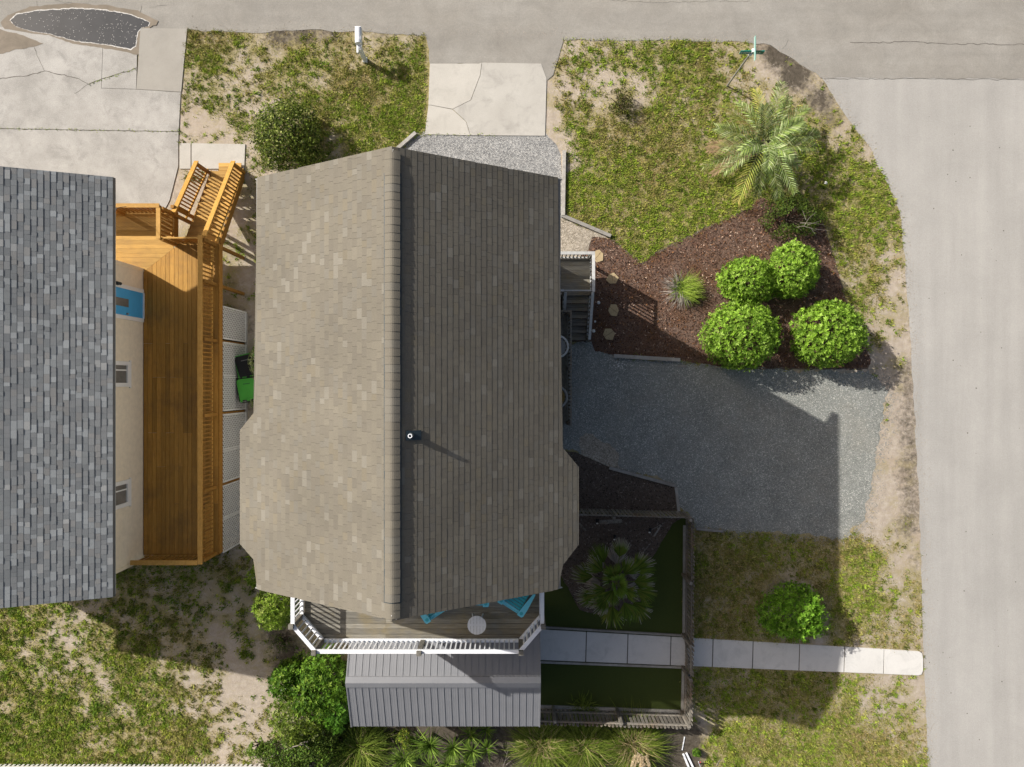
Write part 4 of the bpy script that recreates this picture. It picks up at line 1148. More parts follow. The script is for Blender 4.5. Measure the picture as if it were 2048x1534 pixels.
NEc = (6.17, -4.60); SEc = (6.10, -11.72); SWc = (.95, -11.58)
gyt, gyb = -9.02, -10.08
fence_run(pf, (1.0, -4.46), NEc, 1, (.02, .48, .985))
fence_run(pf, NEc, (6.15, gyt), 1, (.5, .985))
fence_run(pf, (6.14, gyb), SEc, 1, (.015, .985))
fence_run(pf, SEc, SWc, 1, (.46, .9), .134)
gate = thing('fence_gate', 'weathered picket gate where the walkway passes through the fence', 'gate')
fence_run(gate, (6.15, gyt - .03), (6.14, gyb + .03), 1, (), .13, (.3, .95))
MB().beam((6.11, gyt - .05, .3), (6.11, gyb + .05, .93), .03, .08).build('brace', M['picket'], gate)
MB().box(6.06, 6.12, gyb + .04, gyb + .09, .9, .98).build('latch', M['lead'], gate)
# boards along walkway and fence foot inside the yard
def ground_beam(name, label, cat, a, b, wd, ht, mat='timber', group=None, z=0.0):
    A, B = G(*a), G(*b)
    o = MB().beam((A.x, A.y, z + ht / 2), (B.x, B.y, z + ht / 2), wd, ht).build(name, M[mat])
    return props(o, label, cat, group)
GB = 'edging boards inside the fenced yard'
ground_beam('edging_board', 'grey edging board along the upper side of the walkway inside the fence', 'board', (1086, 1253.5), (1366, 1270), .07, .07, 'timber', GB)
ground_beam('edging_board', 'grey edging board along the lower side of the walkway inside the fence', 'board', (1076, 1323), (1366, 1334), .07, .07, 'timber', GB)
ground_beam('edging_board', 'long grey edging board at the foot of the right fence above the walkway', 'board', (1368.5, 1050), (1367, 1265), .09, .06, 'timber', GB)
ground_beam('edging_board', 'grey edging board at the foot of the right fence below the walkway', 'board', (1366, 1338), (1364, 1420), .09, .06, 'timber', GB)
ground_beam('edging_board', 'grey edging board at the foot of the bottom fence beside the turf', 'board', (1078, 1412), (1362, 1422), .10, .06, 'timber', GB)
TG = 'landscape timbers edging beds and gravel'
ground_beam('landscape_timber', 'pale timber at the top gable corner where grass meets gravel', 'timber', (794, 300), (832, 267), .12, .13, 'timber', TG)
ground_beam('landscape_timber', 'upright running timber between the gravel strip and the right front lawn', 'timber', (1128, 303), (1126, 432), .12, .14, 'timber', TG)
ground_beam('landscape_timber', 'slanting timber between lawn and sandy triangle above the porch', 'timber', (1124, 432), (1221, 473), .12, .12, 'timber', TG)
ground_beam('landscape_timber', 'timber lying between mulch bed and gravel parking below the stepping stones', 'timber', (1227, 712), (1359, 720), .13, .13, 'timber', TG)
ground_beam('landscape_timber', 'slanting timber in deep shade at the lower edge of the gravel parking', 'timber', (1218, 935), (1350, 971), .11, .1, 'timber', TG)
ground_beam('landscape_timber', 'short splintered timber running down to the fence from the slanting one', 'timber', (1351, 974), (1357, 1024), .1, .08, 'timber', TG)
ground_beam('landscape_timber', 'thin pale timber between gravel parking and lower lawn right of the fence', 'timber', (1392, 1057), (1446, 1062), .09, .07, 'timber', TG)
ground_beam('broken_timber', 'small broken timber end at the mulch edge near the gravel', 'timber', (1355, 732), (1372, 733), .09, .05, 'timber', TG)
ground_beam('plank', 'loose flat plank lying just inside the upper fence', 'plank', (1199, 1044), (1244, 1041.5), .14, .04, 'picket')
ground_beam('batten', 'thin grey batten lying by the bay eave inside the fence', 'batten', (1158, 1046), (1172, 1061), .07, .03, 'picket')
ground_beam('palm_stalk', 'pale dead palm stalk lying on dark mulch near the fence corner', 'stalk', (1308, 1072), (1322, 1050), .05, .04, 'timber')
ground_beam('palm_stalk', 'thin dead palm stalk leaning toward the fence corner', 'stalk', (1302, 1060), (1330, 1044), .03, .03, 'twig')
ground_beam('palm_stalk', 'long thin dead stalk lying between palm and turf edge', 'stalk', (1285, 1106), (1303, 1084), .03, .02, 'twig')
for i, (px, py, a) in enumerate(((1193, 1042, .6), (1297, 1060, .4), (1227, 1074, .5))):
    p = G(px, py)
    s = thing('garden_spotlight', ['small black garden spotlight with white lens left of the loose plank', 'small black garden spotlight with white lens near the dead palm stalks', 'small garden spotlight with white lens alone on dark mulch above the palm'][i], 'garden light', (p.x, p.y, 0), a)
    MB().tube([(0, 0, 0), (0, 0, .14)], .012, 6).build('stake', M['black'], s)
    MB().tube([(.06, .05, .12), (-.02, -.03, .22)], [.06, .045], 10).build('lamp_head', M['black'], s)
    MB().tube([(-.016, -.026, .215), (-.028, -.04, .23)], .036, 10).build('lens', M['rock'], s)

# ------------------------------------------------------------------ stones and rocks
for i, (px, py, r, a, lab) in enumerate(((1196, 512, .19, .3, 'tan flagstone touching the porch railing corner'), (1224, 558, .19, 1.2, 'tan flagstone half in sun, half in porch shadow'), (1227, 621, .19, 2.1, 'shaded tan flagstone beside the upper porch steps'), (1218, 668, .2, .1, 'shaded tan flagstone nearest the gravel parking'))):
    p = G(px, py)
    s = thing('stepping_stone', lab, 'stepping stone', (p.x, p.y, 0), 0, 'flagstones in the mulch bed')
    pts = [(r * rnd.uniform(.85, 1.3) * math.cos(t + a), r * rnd.uniform(.95, 1.35) * math.sin(t + a)) for t in np.arange(0, 6.28, 6.283 / 6)]
    cut = .45
    i0 = 4
    A = Vector(pts[0]).lerp(Vector(pts[1]), cut); B = Vector(pts[3]).lerp(Vector(pts[4]), .5)
    nn = (B - A).normalized() * .0; off = Vector((-(B - A).y, (B - A).x)).normalized() * .006
    p1 = [tuple(A + off * -1), pts[1], pts[2], pts[3], tuple(B - off)]
    p2 = [pts[0], tuple(A + off), tuple(B + off), pts[4], pts[5]]
    for pl in (p1, p2): MB().prism(pl, -.02, .045).build('slab', M['stone'], s)
def rock(label, px, py, r, cat='rock', mat='rock', group=None, name='rock'):
    bm = bmesh.new(); bmesh.ops.create_icosphere(bm, subdivisions=2, radius=r)
    for v in bm.verts: v.co *= rnd.uniform(.8, 1.15); v.co.z *= .65
    me = bpy.data.meshes.new(name); bm.to_mesh(me); bm.free(); me.materials.append(M[mat])
    p = G(px, py); return props(link(name, me, None, (p.x, p.y, r * .35)), label, cat, group)
RG = 'white rocks by the porch steps'
rock('white rock highest on the mulch beside the porch steps', 1197, 605, .06, group=RG)
rock('small white rock tucked against the middle of the steps railing', 1190, 643, .04, group=RG)
rock('white rock at the foot of the porch steps railing', 1187, 662, .065, group=RG)
rock('white stone on the dirt in palm shade by the corner lawn', 1651, 366, .06)
def scatter_bits(name, label, pts, rmin, rmax, mat, z=0.012, kind='stuff'):
    V, F = [], []
    for x, y in pts:
        r = rng.uniform(rmin, rmax); a = rng.uniform(0, 6.28); b = len(V); h = r * rng.uniform(.3, .9)
        V += [(x + r * math.cos(a + t), y + r * math.sin(a + t) * .8, z) for t in (0, 2.1, 4.2)] + [(x, y, z + h)]
        F += [(b, b + 1, b + 3), (b + 1, b + 2, b + 3), (b + 2, b, b + 3)]
    props(link(name, fast(name, np.array(V), np.array(F), M[mat])), label, None, None, kind)
pts = [tuple(G(rng.normal(1240, 10), rng.normal(728, 5))[:2]) for _ in range(60)]
scatter_bits('shell_pebbles', 'patch of white shell pebbles on gravel below the timber', pts, .012, .032, 'rock')
pts = [tuple(G(rng.uniform(1145, 1680), rng.uniform(700, 1060))[:2]) for _ in range(500)]
pts = [p for p in pts if inpoly(np.array([p[0]]), np.array([p[1]]), gpoly)[0]]
scatter_bits('pebbles', 'scattered pale pebbles on the gravel parking area', pts, .007, .02, 'rock')
pts = []
while len(pts) < 1500:
    px, py = rng.uniform(370, 1850), rng.uniform(60, 1530)
    p = G(px, py)
    if any(inpoly(np.array([p.x]), np.array([p.y]), e)[0] for e in EXCL[:9] + [apron_all, gpoly, yard, wpoly]): continue
    pts.append((p.x, p.y))
scatter_bits('leaf_litter', 'tiny pale leaves and shell bits scattered over the lawns', pts, .008, .022, 'foam', .02)

pts = []
edge_e = GP([(1640, 155), (1690, 228), (1742, 300), (1775, 370), (1800, 428), (1808, 500), (1815, 600), (1822, 700), (1830, 850), (1838, 1000), (1846, 1290), (1856, 1534)])
edge_n = GP([(375, 61), (500, 66), (620, 60), (700, 63), (850, 72), (1125, 80), (1300, 80), (1500, 84), (1540, 92), (1590, 120), (1640, 155)])
for ed, n_, sg in ((edge_e, 2600, 1), (edge_n, 1500, 1)):
    L_ = [(Vector(b) - Vector(a)).length for a, b in zip(ed, ed[1:])]
    for q in range(n_):
        i = rnd.choices(range(len(L_)), L_)[0]; a, b = Vector(ed[i]), Vector(ed[i + 1]); d = (b - a).normalized()
        p = a.lerp(b, rnd.random()) + Vector((-d.y, d.x)) * (abs(rnd.gauss(0, .22)) - .05); pts.append((p.x, p.y))
scatter_bits('road_grit', 'sandy grit washed onto the asphalt along the road edges', pts, .006, .022, 'grit', .0125)
ed = GP([(1735, 745), (1778, 780), (1760, 860), (1742, 950), (1726, 1035), (1692, 1078), (1560, 1070), (1440, 1063)]); pts = []
for q in range(2600):
    i = rnd.randrange(len(ed) - 1); a, b = Vector(ed[i]), Vector(ed[i + 1]); d = (b - a).normalized()
    p = a.lerp(b, rnd.random()) + Vector((-d.y, d.x)) * abs(rnd.gauss(0, .28)) * (1 if i < 5 else .5); pts.append((p.x, p.y))
scatter_bits('gravel_spill', 'loose grey stones spilling from the gravel parking onto the verge', pts, .010, .026, 'spill', .004)
# ------------------------------------------------------------------ mailbox, street sign, poles
p = G(731, 122)
mbx = thing('mailbox', 'white plastic mailbox on a white post at the road edge', 'mailbox', (p.x, p.y, 0))
m = MB(); m.box(-.06, .06, -.06, .06, 0, 1.0); m.build('post', M['white'], mbx)
MB().box(-.075, .075, -.075, .075, 0, .12).build('post_collar', M['white'], mbx)
MB().beam((0, .0, .68), (.0, .36, .98), .09, .09).build('brace', M['white'], mbx)
MB().box(-.06, .06, -.02, .50, .98, 1.04).build('arm', M['white'], mbx)
MB().box(-.13, -.07, -.1, .16, .72, .86).build('paper_holder', M['white'], mbx)
bx_ = MB(); n = 10
prf = [(-.11, 1.04), (.11, 1.04), (.11, 1.18)] + [(.11 * math.cos(t), 1.18 + .1 * math.sin(t)) for t in np.linspace(0, pi, n)] + [(-.11, 1.18)]
k_ = len(prf)
bx_.add([(x, .06, z) for x, z in prf] + [(x, .58, z) for x, z in prf], [tuple(range(k_)), tuple(range(k_, 2 * k_))[::-1]] + [(i, (i + 1) % k_, k_ + (i + 1) % k_, k_ + i) for i in range(k_)])
bx_.build('box', M['white'], mbx)
MB().box(-.105, .105, .582, .60, 1.045, 1.26).build('door', M['white'], mbx)
MB().box(.112, .122, .2, .24, 1.1, 1.32).build('flag', M['white'], mbx)

p = G(1454, 172)
ss = thing('street_sign', 'green street name sign on a thin grey post at the corner', 'street sign', (p.x, p.y, 0))
MB().tube([(0, 0, 0), (0, 0, 2.40)], .032, 8).build('post', M['galv'], ss)
MB().box(-.05, .05, -.05, .05, 2.38, 2.47).build('bracket', M['signwhite'], ss)
bl = MB().box(-.36, .40, -.012, .012, 2.44, 2.64).build('blade', M['signgreen'], ss)
def text_on(par, s, size, x0, z0, y, rotz, mat, sx=1.0):
    cu = bpy.data.curves.new('lettering', 'FONT'); cu.body = s; cu.size = size; cu.extrude = .001
    o = bpy.data.objects.new('lettering_tmp', cu); COL.objects.link(o)
    dg_ = bpy.context.evaluated_depsgraph_get(); me = bpy.data.meshes.new_from_object(o.evaluated_get(dg_))
    bpy.data.objects.remove(o); me.materials.clear(); me.materials.append(mat)
    t = link('lettering', me, par); t.matrix_basis = Matrix.Translation(Vector((x0, y, z0))) @ Matrix.Rotation(rotz, 4, 'Z') @ Matrix.Rotation(pi / 2, 4, 'X') @ Matrix.Diagonal((sx, 1, 1, 1))
    return t
text_on(bl, 'E PENINSULA', .15, -.34, 2.485, -.014, 0, M['signwhite'], .72)
MB().box(-.36, .40, -.013, .013, 2.64, 2.65).build('blade_edge', M['signgreen'], bl)
b2 = MB().box(.03, .04, -.36, .40, 2.70, 2.84).build('blade', plain('pale_sign_green', (.30, .46, .42), .4, .1), ss)  # sign green made pale, the glare on this blade painted into its colour
MB().box(-.02, .1, -.05, .05, 2.62, 2.70).build('bracket', M['signwhite'], ss)
MB().box(.029, .041, -.36, .40, 2.84, 2.848).build('blade_edge', M['signgreen'], b2)

# odds and ends at the bottom
ground_beam('stake', 'thin white stake lying on dark dirt right of the pampas clumps', 'stake', (1369, 1473), (1364, 1500), .03, .03, 'white')
ground_beam('vinyl_post', 'long white vinyl post lying on the ground, left one of the pair', 'post', (1366, 1507), (1386, 1556), .07, .08, 'white', 'white posts lying by the bottom edge')
ground_beam('vinyl_post', 'long white vinyl post lying on the ground, right one of the pair', 'post', (1372, 1505), (1396, 1556), .07, .08, 'white', 'white posts lying by the bottom edge')
rs = thing('marker_stake', 'white marker stake leaning near a red tipped one at the bottom', 'stake', tuple(G(1402, 1536)))
MB().tube([(0, 0, 0), (-.16, .36, .25)], .014, 6).build('rod', M['white'], rs)
rs = thing('marker_stake', 'short red tipped marker stake beside the white stake', 'stake', tuple(G(1399, 1527)))
MB().tube([(0, 0, 0), (-.02, .07, .1)], .016, 6).build('rod', M['white'], rs); MB().tube([(-.02, .07, .1), (-.045, .21, .3)], .017, 6).build('tip', M['red'], rs)
ground_beam('stick', 'dry pale stick lying in the lawn at the bottom edge', 'stick', (1433, 1531), (1440, 1519), .02, .02, 'twig')
# white vinyl picket fence along the bottom left edge
wf = thing('vinyl_fence', 'white vinyl picket fence whose tops show along the bottom left edge', 'fence')
fy = -13.57
wm = MB(); wm.box(-.042, .042, -.011, .011, 0, 1.15); wm = wm.mesh('picket', M['whitefence'])
x = -20.2
while x < -8.85:
    link('picket', wm, wf, (x, fy - .012, .04)); x += .165
for z in (.3, .95): MB().box(-20.3, -8.8, fy + .005, fy + .045, z - .04, z + .04).build('rail', M['whitefence'], wf)
for x in (-19.4, -17.0, -14.6, -12.2, -9.8): MB().box(x - .06, x + .06, fy - .15, fy - .03, 0, 1.2).build('post', M['whitefence'], wf)
pq = G(549, 1508); fpost = MB().box(-.045, .045, -.045, .045, 0, .7).build('old_post', M['timber']); fpost.location = (pq.x, pq.y - .2, 0)
props(fpost, 'short old grey wooden post standing in the shrubs at the bottom', 'post')
# ------------------------------------------------------------------ vegetation
def pal(cols, n, jit=.18):
    c = np.array([x[0] for x in cols]); wv = np.array([x[1] for x in cols], dtype=float); wv /= wv.sum()
    k = rng.choice(len(cols), n, p=wv)
    return np.clip(c[k] * (1 + rng.normal(0, jit, (n, 1))), .004, .9)

def leaf_quads(P, N, size, asp, cols, droop=.5, twist=1.0):
    """one kite leaf per point P, roughly facing N"""
    n = len(P)
    N = N + rng.normal(0, twist, (n, 3)) * .55
    N /= np.linalg.norm(N, axis=1, keepdims=True) + 1e-9
    a = rng.normal(0, 1, (n, 3)); T = np.cross(N, a); T /= np.linalg.norm(T, axis=1, keepdims=True) + 1e-9
    B = np.cross(N, T)
    L = size * rng.uniform(.65, 1.3, (n, 1)); Wd = L * asp * rng.uniform(.8, 1.2, (n, 1))
    v0 = P - T * L * .5; v2 = P + T * L * .5 - np.array([[0, 0, 1]]) * L * .12 * droop
    mid = P + N * L * .06
    v1 = mid - B * Wd * .5; v3 = mid + B * Wd * .5
    V = np.stack([v0, v1, v2, v3], 1).reshape(-1, 3)
    F = np.arange(n * 4).reshape(n, 4)
    C = np.repeat(cols, 4, axis=0)
    return V, F, C

def rosettes(P, N, size, cols, k_=5):
    """tufts of k_ leaves fanning out round the outward direction at every point"""
    n = len(P)
    N = N + rng.normal(0, .35, (n, 3)); N /= np.linalg.norm(N, axis=1, keepdims=True) + 1e-9
    a = rng.normal(0, 1, (n, 3)); T = np.cross(N, a); T /= np.linalg.norm(T, axis=1, keepdims=True) + 1e-9
    B = np.cross(N, T)
    Vs, Cs = [], []
    ph = rng.uniform(0, 6.28, (n, 1))
    for q in range(k_):
        t = ph + q * 2 * pi / k_ + rng.normal(0, .25, (n, 1))
        d = T * np.cos(t) + B * np.sin(t); sd = np.cross(N, d)
        d = d * rng.uniform(.75, 1.0, (n, 1)) + N * rng.uniform(.25, .9, (n, 1)); d /= np.linalg.norm(d, axis=1, keepdims=True)
        L = size * rng.uniform(.65, 1.25, (n, 1)); wd = L * .38
        m_ = P + d * L * .55
        Vs.append(np.stack([P, m_ - sd * wd * .5, P + d * L - np.array([[0, 0, 1]]) * L * .1, m_ + sd * wd * .5], 1)); Cs.append(np.clip(cols * rng.uniform(.8, 1.2, (n, 1)), .004, .9))
    V = np.stack(Vs, 1).reshape(-1, 3); C = np.repeat(np.stack(Cs, 1).reshape(-1, 3), 4, axis=0)
    return V, np.arange(n * k_ * 4).reshape(-1, 4), C

def shrub(label, cx, cy, rx, ry, h, n, size, cols, asp=.5, z0=.0, lumps=9, lump_amp=.14, group=None, cat='shrub', name='shrub', depth=.35, gaps=0.0, stems=6, trunk_h=.35, rot=0.0, flat=.55, extra=None, loose=0.0, base=.0, ros=0):
    t = thing(name, label, cat, (cx, cy, 0), rot, group)
    # lumpy dome: unit sphere directions, several bulges
    u = rng.normal(0, 1, (n * 2, 3)); u /= np.linalg.norm(u, axis=1, keepdims=True)
    u = u[u[:, 2] > -.25][:n]; n = len(u)
    bl = rng.normal(0, 1, (lumps, 3)); bl[:, 2] = np.abs(bl[:, 2]); bl /= np.linalg.norm(bl, axis=1, keepdims=True)
    bulge = np.max(np.clip(u @ bl.T, 0, 1) ** 5, axis=1)
    fine = fbm(u[:, 0] * 4 + cx, u[:, 1] * 4 + u[:, 2] * 3 + cy, 3)
    rad = (1 - lump_amp) + lump_amp * bulge + (fine - .5) * lump_amp * 1.2
    rad *= 1 - depth * rng.random(n) ** 2.2
    rad += rng.normal(0, loose, n)
    zc = h * flat * .55 + base
    P = np.stack([u[:, 0] * rx * rad, u[:, 1] * ry * rad, np.clip(zc + u[:, 2] * (h - zc) * rad, .03, None)], 1)
    if gaps > 0:
        keep = fbm(P[:, 0] * 2.3 + cx * 3, P[:, 1] * 2.3 + cy * 3, 3) > gaps
        P, u = P[keep], u[keep]; n = len(P)
    c = pal(cols, n)
    V, F, C = rosettes(P, u, size, c, ros) if ros else leaf_quads(P, u, size, asp, c)
    if extra is not None:
        Pe = P[rng.choice(n, extra[0])] + u[rng.choice(n, extra[0])] * .0 + np.array([[0, 0, .05]])
        V2, F2, C2 = leaf_quads(Pe, np.tile([[0, 0, 1.0]], (extra[0], 1)), extra[1], .8, pal(extra[2], extra[0], .08))
        F = np.concatenate([F, F2 + len(V)]); V = np.concatenate([V, V2]); C = np.concatenate([C, C2])
    link('foliage', fast('foliage', V, F, M['leaf'], C), t)
    m = MB()
    for i in range(stems):
        a = 2 * pi * i / stems + rnd.uniform(-.4, .4); q = rnd.uniform(.35, .75)
        e = (rx * q * math.cos(a), ry * q * math.sin(a), zc + (h - zc) * .55 * rnd.uniform(.6, 1))
        m.tube([(rnd.uniform(-.05, .05), rnd.uniform(-.05, .05), 0), (e[0] * .35, e[1] * .35, e[2] * .5), e], [.03, .02, .008], 5)
    m.build('stem', M['bark'], t)
    return t

LIME = [((.20, .34, .03), 5), ((.26, .42, .05), 5), ((.15, .27, .022), 3), ((.34, .50, .09), 2), ((.09, .18, .014), 1.2)]
SG = 'round lime green shrubs in the mulch bed'
def gs(px, py, r, h, ry=None, **kw):
    # outline pixels are of the crown at its widest height, about .5 h up
    s = (CH - h * .5) / CF; p = G(px, py, h * .5)
    return dict(cx=p.x, cy=p.y, rx=r * s, ry=(ry or r) * s, h=h)
shrub('large round lime green shrub at the upper right of the clustered trio', n=1500, ros=6, size=.10, cols=LIME, group=SG, **gs(1588, 537, 51, 1.8, 54), lump_amp=.17, lumps=26, depth=.25, loose=.05)
shrub('smaller lime green shrub merging into the round one, left of it', n=1400, ros=6, size=.10, cols=LIME, group=SG, **gs(1497, 560, 57, 1.45, 46), lump_amp=.2, lumps=24, depth=.25, loose=.06)
shrub('biggest round lime green shrub, just above the gravel parking edge', n=2100, ros=6, size=.105, cols=LIME, group=SG, **gs(1486, 668, 75, 2.05, 69), lump_amp=.16, lumps=34, depth=.25, loose=.045)
shrub('round lime green shrub standing alone nearest the side road', n=1950, ros=6, size=.105, cols=LIME, group=SG, **gs(1662, 667, 71, 2.05, 64), lump_amp=.16, lumps=34, depth=.25, loose=.045)
shrub('lime green shrub in shade on the lower lawn above the walkway', n=1700, ros=6, size=.10, cols=[((.15, .31, .02), 5), ((.20, .38, .035), 4), ((.10, .22, .015), 3), ((.3, .48, .06), 1.5)], **gs(1590, 1228, 65, 1.9, 56), lump_amp=.2, lumps=24, depth=.3, loose=.06)
DARK = [((.08, .115, .016), 5), ((.13, .18, .025), 4), ((.04, .06, .01), 3), ((.26, .32, .055), 3), ((.40, .43, .14), 1.2)]
shrub('big dark green glossy shrub at the upper left of the brown roof', n=7500, size=.105, cols=DARK, **gs(572, 270, 70, 1.9, 77), lump_amp=.25, lumps=22, depth=.45, loose=.05, gaps=.27, stems=12)
OL = [((.07, .115, .015), 5), ((.10, .15, .02), 4), ((.045, .08, .01), 3), ((.15, .2, .035), 1.5)]
shrub('airy green shrub with bare grey twigs below the feathery palm', n=5200, size=.075, cols=OL, **gs(1588, 430, 68, 1.5, 52), lump_amp=.35, depth=.55, gaps=.44, stems=12)
shrub('small dark scrubby bush alone in the right front lawn', n=1500, size=.06, cols=[((.05, .06, .014), 4), ((.09, .09, .02), 3), ((.12, .09, .03), 2), ((.14, .16, .03), 1)], **gs(1240, 203, 30, .75, 30), lump_amp=.35, depth=.6, gaps=.42)
YG = [((.17, .27, .02), 4), ((.24, .34, .04), 4), ((.10, .17, .015), 3), ((.33, .40, .09), 1.6)]
shrub('yellow green shrub beside the left balcony railing', n=1100, ros=5, size=.11, cols=YG, **gs(556, 1210, 48, 3.2, 44), lump_amp=.3, depth=.4)
shrub('narrow yellow green shrub peeping out along the lower left eave', n=900, size=.09, cols=YG, **gs(516, 1150, 12, 2.2, 34), lump_amp=.3)
PALE = [((.42, .46, .22), 4), ((.30, .36, .12), 3), ((.5, .52, .32), 2), ((.12, .2, .03), 2)]
shrub('pale variegated shrub peeping out under the eave by the bins', n=1000, size=.085, cols=PALE, **gs(516, 722, 14, 1.5, 52), lump_amp=.3)
shrub('small pale shrub under the eave just below the green bin', n=260, size=.08, cols=PALE, **gs(516, 806, 11, 1.3, 16), lump_amp=.3)
GR = [((.09, .19, .015), 5), ((.14, .26, .022), 5), ((.05, .115, .01), 4), ((.22, .33, .045), 2)]
shrub('bright green bushy shrub between the balcony corner and the shed roof', n=1900, ros=5, size=.12, cols=GR, asp=.38, **gs(648, 1366, 70, 2.2, 76), lump_amp=.5, lumps=18, depth=.5, gaps=.32, loose=.07)
shrub('dark green shrub with white blossoms at the edge of the back yard', n=900, ros=5, size=.12, cols=GR, **gs(574, 1356, 38, 1.7, 42), lump_amp=.34, depth=.4, loose=.05, extra=(26, .07, [((.7, .7, .55), 1)]))
shrub('yellowish open shrub below the blossoming one, left of the shed', n=1900, ros=5, size=.10, cols=[((.14, .2, .02), 4), ((.22, .29, .04), 4), ((.08, .13, .012), 3), ((.33, .37, .13), 1.2)], **gs(598, 1434, 66, 1.8, 68), lump_amp=.36, depth=.5, gaps=.28, loose=.06, extra=(14, .06, [((.65, .65, .45), 1)]))
shrub('broad leaved green shrub tucked against the left side of the shed roof', n=110, ros=7, size=.2, cols=[((.09, .22, .02), 4), ((.14, .3, .03), 3)], asp=.28, **gs(676, 1420, 26, 2.1, 44), lump_amp=.3)
shrub('tangled dark green shrub at the bottom edge with fallen grey branches', n=8500, size=.085, cols=OL + [((.14, .26, .03), 3)], **gs(604, 1512, 92, 1.2, 50), lump_amp=.35, depth=.6, gaps=.33, stems=10)
shrub('dark shrub in the shade pocket left of the shed lower corner', n=3800, size=.085, cols=OL, **gs(655, 1470, 48, 1.1, 42), lump_amp=.3, gaps=.25)
shrub('low spiky green shrub with three arms near the bottom left fence', n=1500, size=.07, cols=[((.12, .22, .02), 4), ((.2, .3, .04), 3), ((.3, .36, .1), 1)], **gs(512, 1496, 30, .7, 28), lump_amp=.55, lumps=5, depth=.3, gaps=.45)
shrub('sparse twiggy weed shrub below the left balcony corner', n=900, size=.06, cols=OL + [((.16, .15, .07), 3)], **gs(566, 1283, 40, .7, 26), lump_amp=.4, depth=.6, gaps=.5, stems=14)
shrub('little green weed by the white posts at the bottom edge', n=350, size=.07, cols=GR, **gs(1394, 1507, 9, .4, 8), lump_amp=.3)
shrub('yellow flowering low shrub left of the spiky rosettes', n=900, size=.06, cols=[((.12, .2, .02), 4), ((.2, .26, .03), 3), ((.42, .42, .06), 1.2)], **gs(808, 1480, 18, .8, 24), lump_amp=.4, gaps=.35)
shrub('low shaded weeds growing under the lower shed eave', n=1600, size=.06, cols=OL, **gs(776, 1475, 45, .5, 22), lump_amp=.4, gaps=.42)

# bare branches
def branches(label, px, py, segs, cat='branch', rr=.02, name='dead_branch', mat='twig', z=.5):
    p = G(px, py, z); m = MB()
    for pts in segs:
        m.tube([tuple(G(a, b, zz) - Vector((p.x, p.y, 0))) for a, b, zz in pts], [rr * (1 - .7 * i / max(1, len(pts) - 1)) for i in range(len(pts))], 5)
    o = m.build(name, M[mat]); o.location = (p.x, p.y, 0)
    return props(o, label, cat)
branches('long bare grey branch sticking out of the tangled shrub at the bottom', 590, 1490, [[(508, 1530, .3), (545, 1512, .6), (585, 1495, .8), (622, 1480, .9)], [(585, 1494, .85), (608, 1488, 1.0), (618, 1498, 1.05)], [(600, 1487, .95), (612, 1483, 1.1), (616, 1486, 1.1)], [(560, 1507, .7), (566, 1518, .6)]])
branches('pale bare twigs showing through the airy shrub below the palm', 1625, 460, [[(1590, 455, .9), (1606, 452, 1.3), (1625, 457, 1.4), (1645, 470, 1.2)], [(1608, 452, 1.3), (1618, 436, 1.5), (1632, 424, 1.5)], [(1622, 456, 1.4), (1630, 468, 1.3), (1636, 480, 1.0)], [(1600, 446, 1.2), (1622, 446, 1.45), (1650, 450, 1.3)], [(1612, 440, 1.45), (1605, 420, 1.5)], [(1630, 458, 1.4), (1660, 462, 1.2)], [(1615, 450, 1.4), (1640, 442, 1.4)]], rr=.009, mat='twig')
branches('dead grey twigs lying in shade right of the rosettes', 1015, 1515, [[(1006, 1534, .1), (1012, 1516, .3), (1016, 1500, .35)], [(1010, 1522, .25), (1020, 1512, .3)], [(1014, 1508, .3), (1008, 1500, .3)], [(1012, 1530, .2), (1022, 1522, .25)]], rr=.014)

# ---- strap leaves -------------------------------------------------------------
def straps(n, r0, L, el, wd, cols, bend=.5, az=None, segs=3, z0=.0, spread=0.0, tipw=.15, ljit=.25, tipcol=None):
    """n arching strap leaves from one base; el = (min, max) starting elevation"""
    a = rng.uniform(0, 2 * pi, n) if az is None else az
    e = rng.uniform(el[0], el[1], n)
    l = L * (1 + rng.uniform(-ljit, ljit, n)); w_ = wd * rng.uniform(.7, 1.25, n)
    base = np.stack([np.cos(a) * r0 * rng.random(n) + rng.normal(0, spread, n), np.sin(a) * r0 * rng.random(n) + rng.normal(0, spread, n), np.full(n, z0)], 1)
    side = np.stack([-np.sin(a), np.cos(a), np.zeros(n)], 1)
    V = np.zeros((n, segs + 1, 2, 3)); p = base.copy(); ee = e.copy()
    bd = bend * rng.uniform(.6, 1.4, n)
    for s in range(segs + 1):
        ww = w_ * (1 - (1 - tipw) * (s / segs) ** 1.5)
        V[:, s, 0] = p - side * ww[:, None] / 2; V[:, s, 1] = p + side * ww[:, None] / 2
        d = np.stack([np.cos(a) * np.cos(ee), np.sin(a) * np.cos(ee), np.sin(ee)], 1)
        p = p + d * (l / segs)[:, None]; ee = ee - bd / segs * 2
    V[..., 2] = np.clip(V[..., 2], .02, None)
    idx = np.arange(n * (segs + 1) * 2).reshape(n, segs + 1, 2)
    F = np.stack([idx[:, :-1, 0], idx[:, :-1, 1], idx[:, 1:, 1], idx[:, 1:, 0]], -1).reshape(-1, 4)
    c = pal(cols, n)
    C = np.repeat(c[:, None, :], segs + 1, 1)
    if tipcol is not None:
        C[:, -1] = C[:, -1] * .3 + np.array(tipcol) * .7
    C = np.repeat(C[:, :, None, :], 2, 2).reshape(-1, 3)
    return V.reshape(-1, 3), F, C
def cat3(parts):
    V, F, C, o = [], [], [], 0
    for v, f, c in parts:
        V.append(v); F.append(f + o); C.append(c); o += len(v)
    return np.concatenate(V), np.concatenate(F), np.concatenate(C)

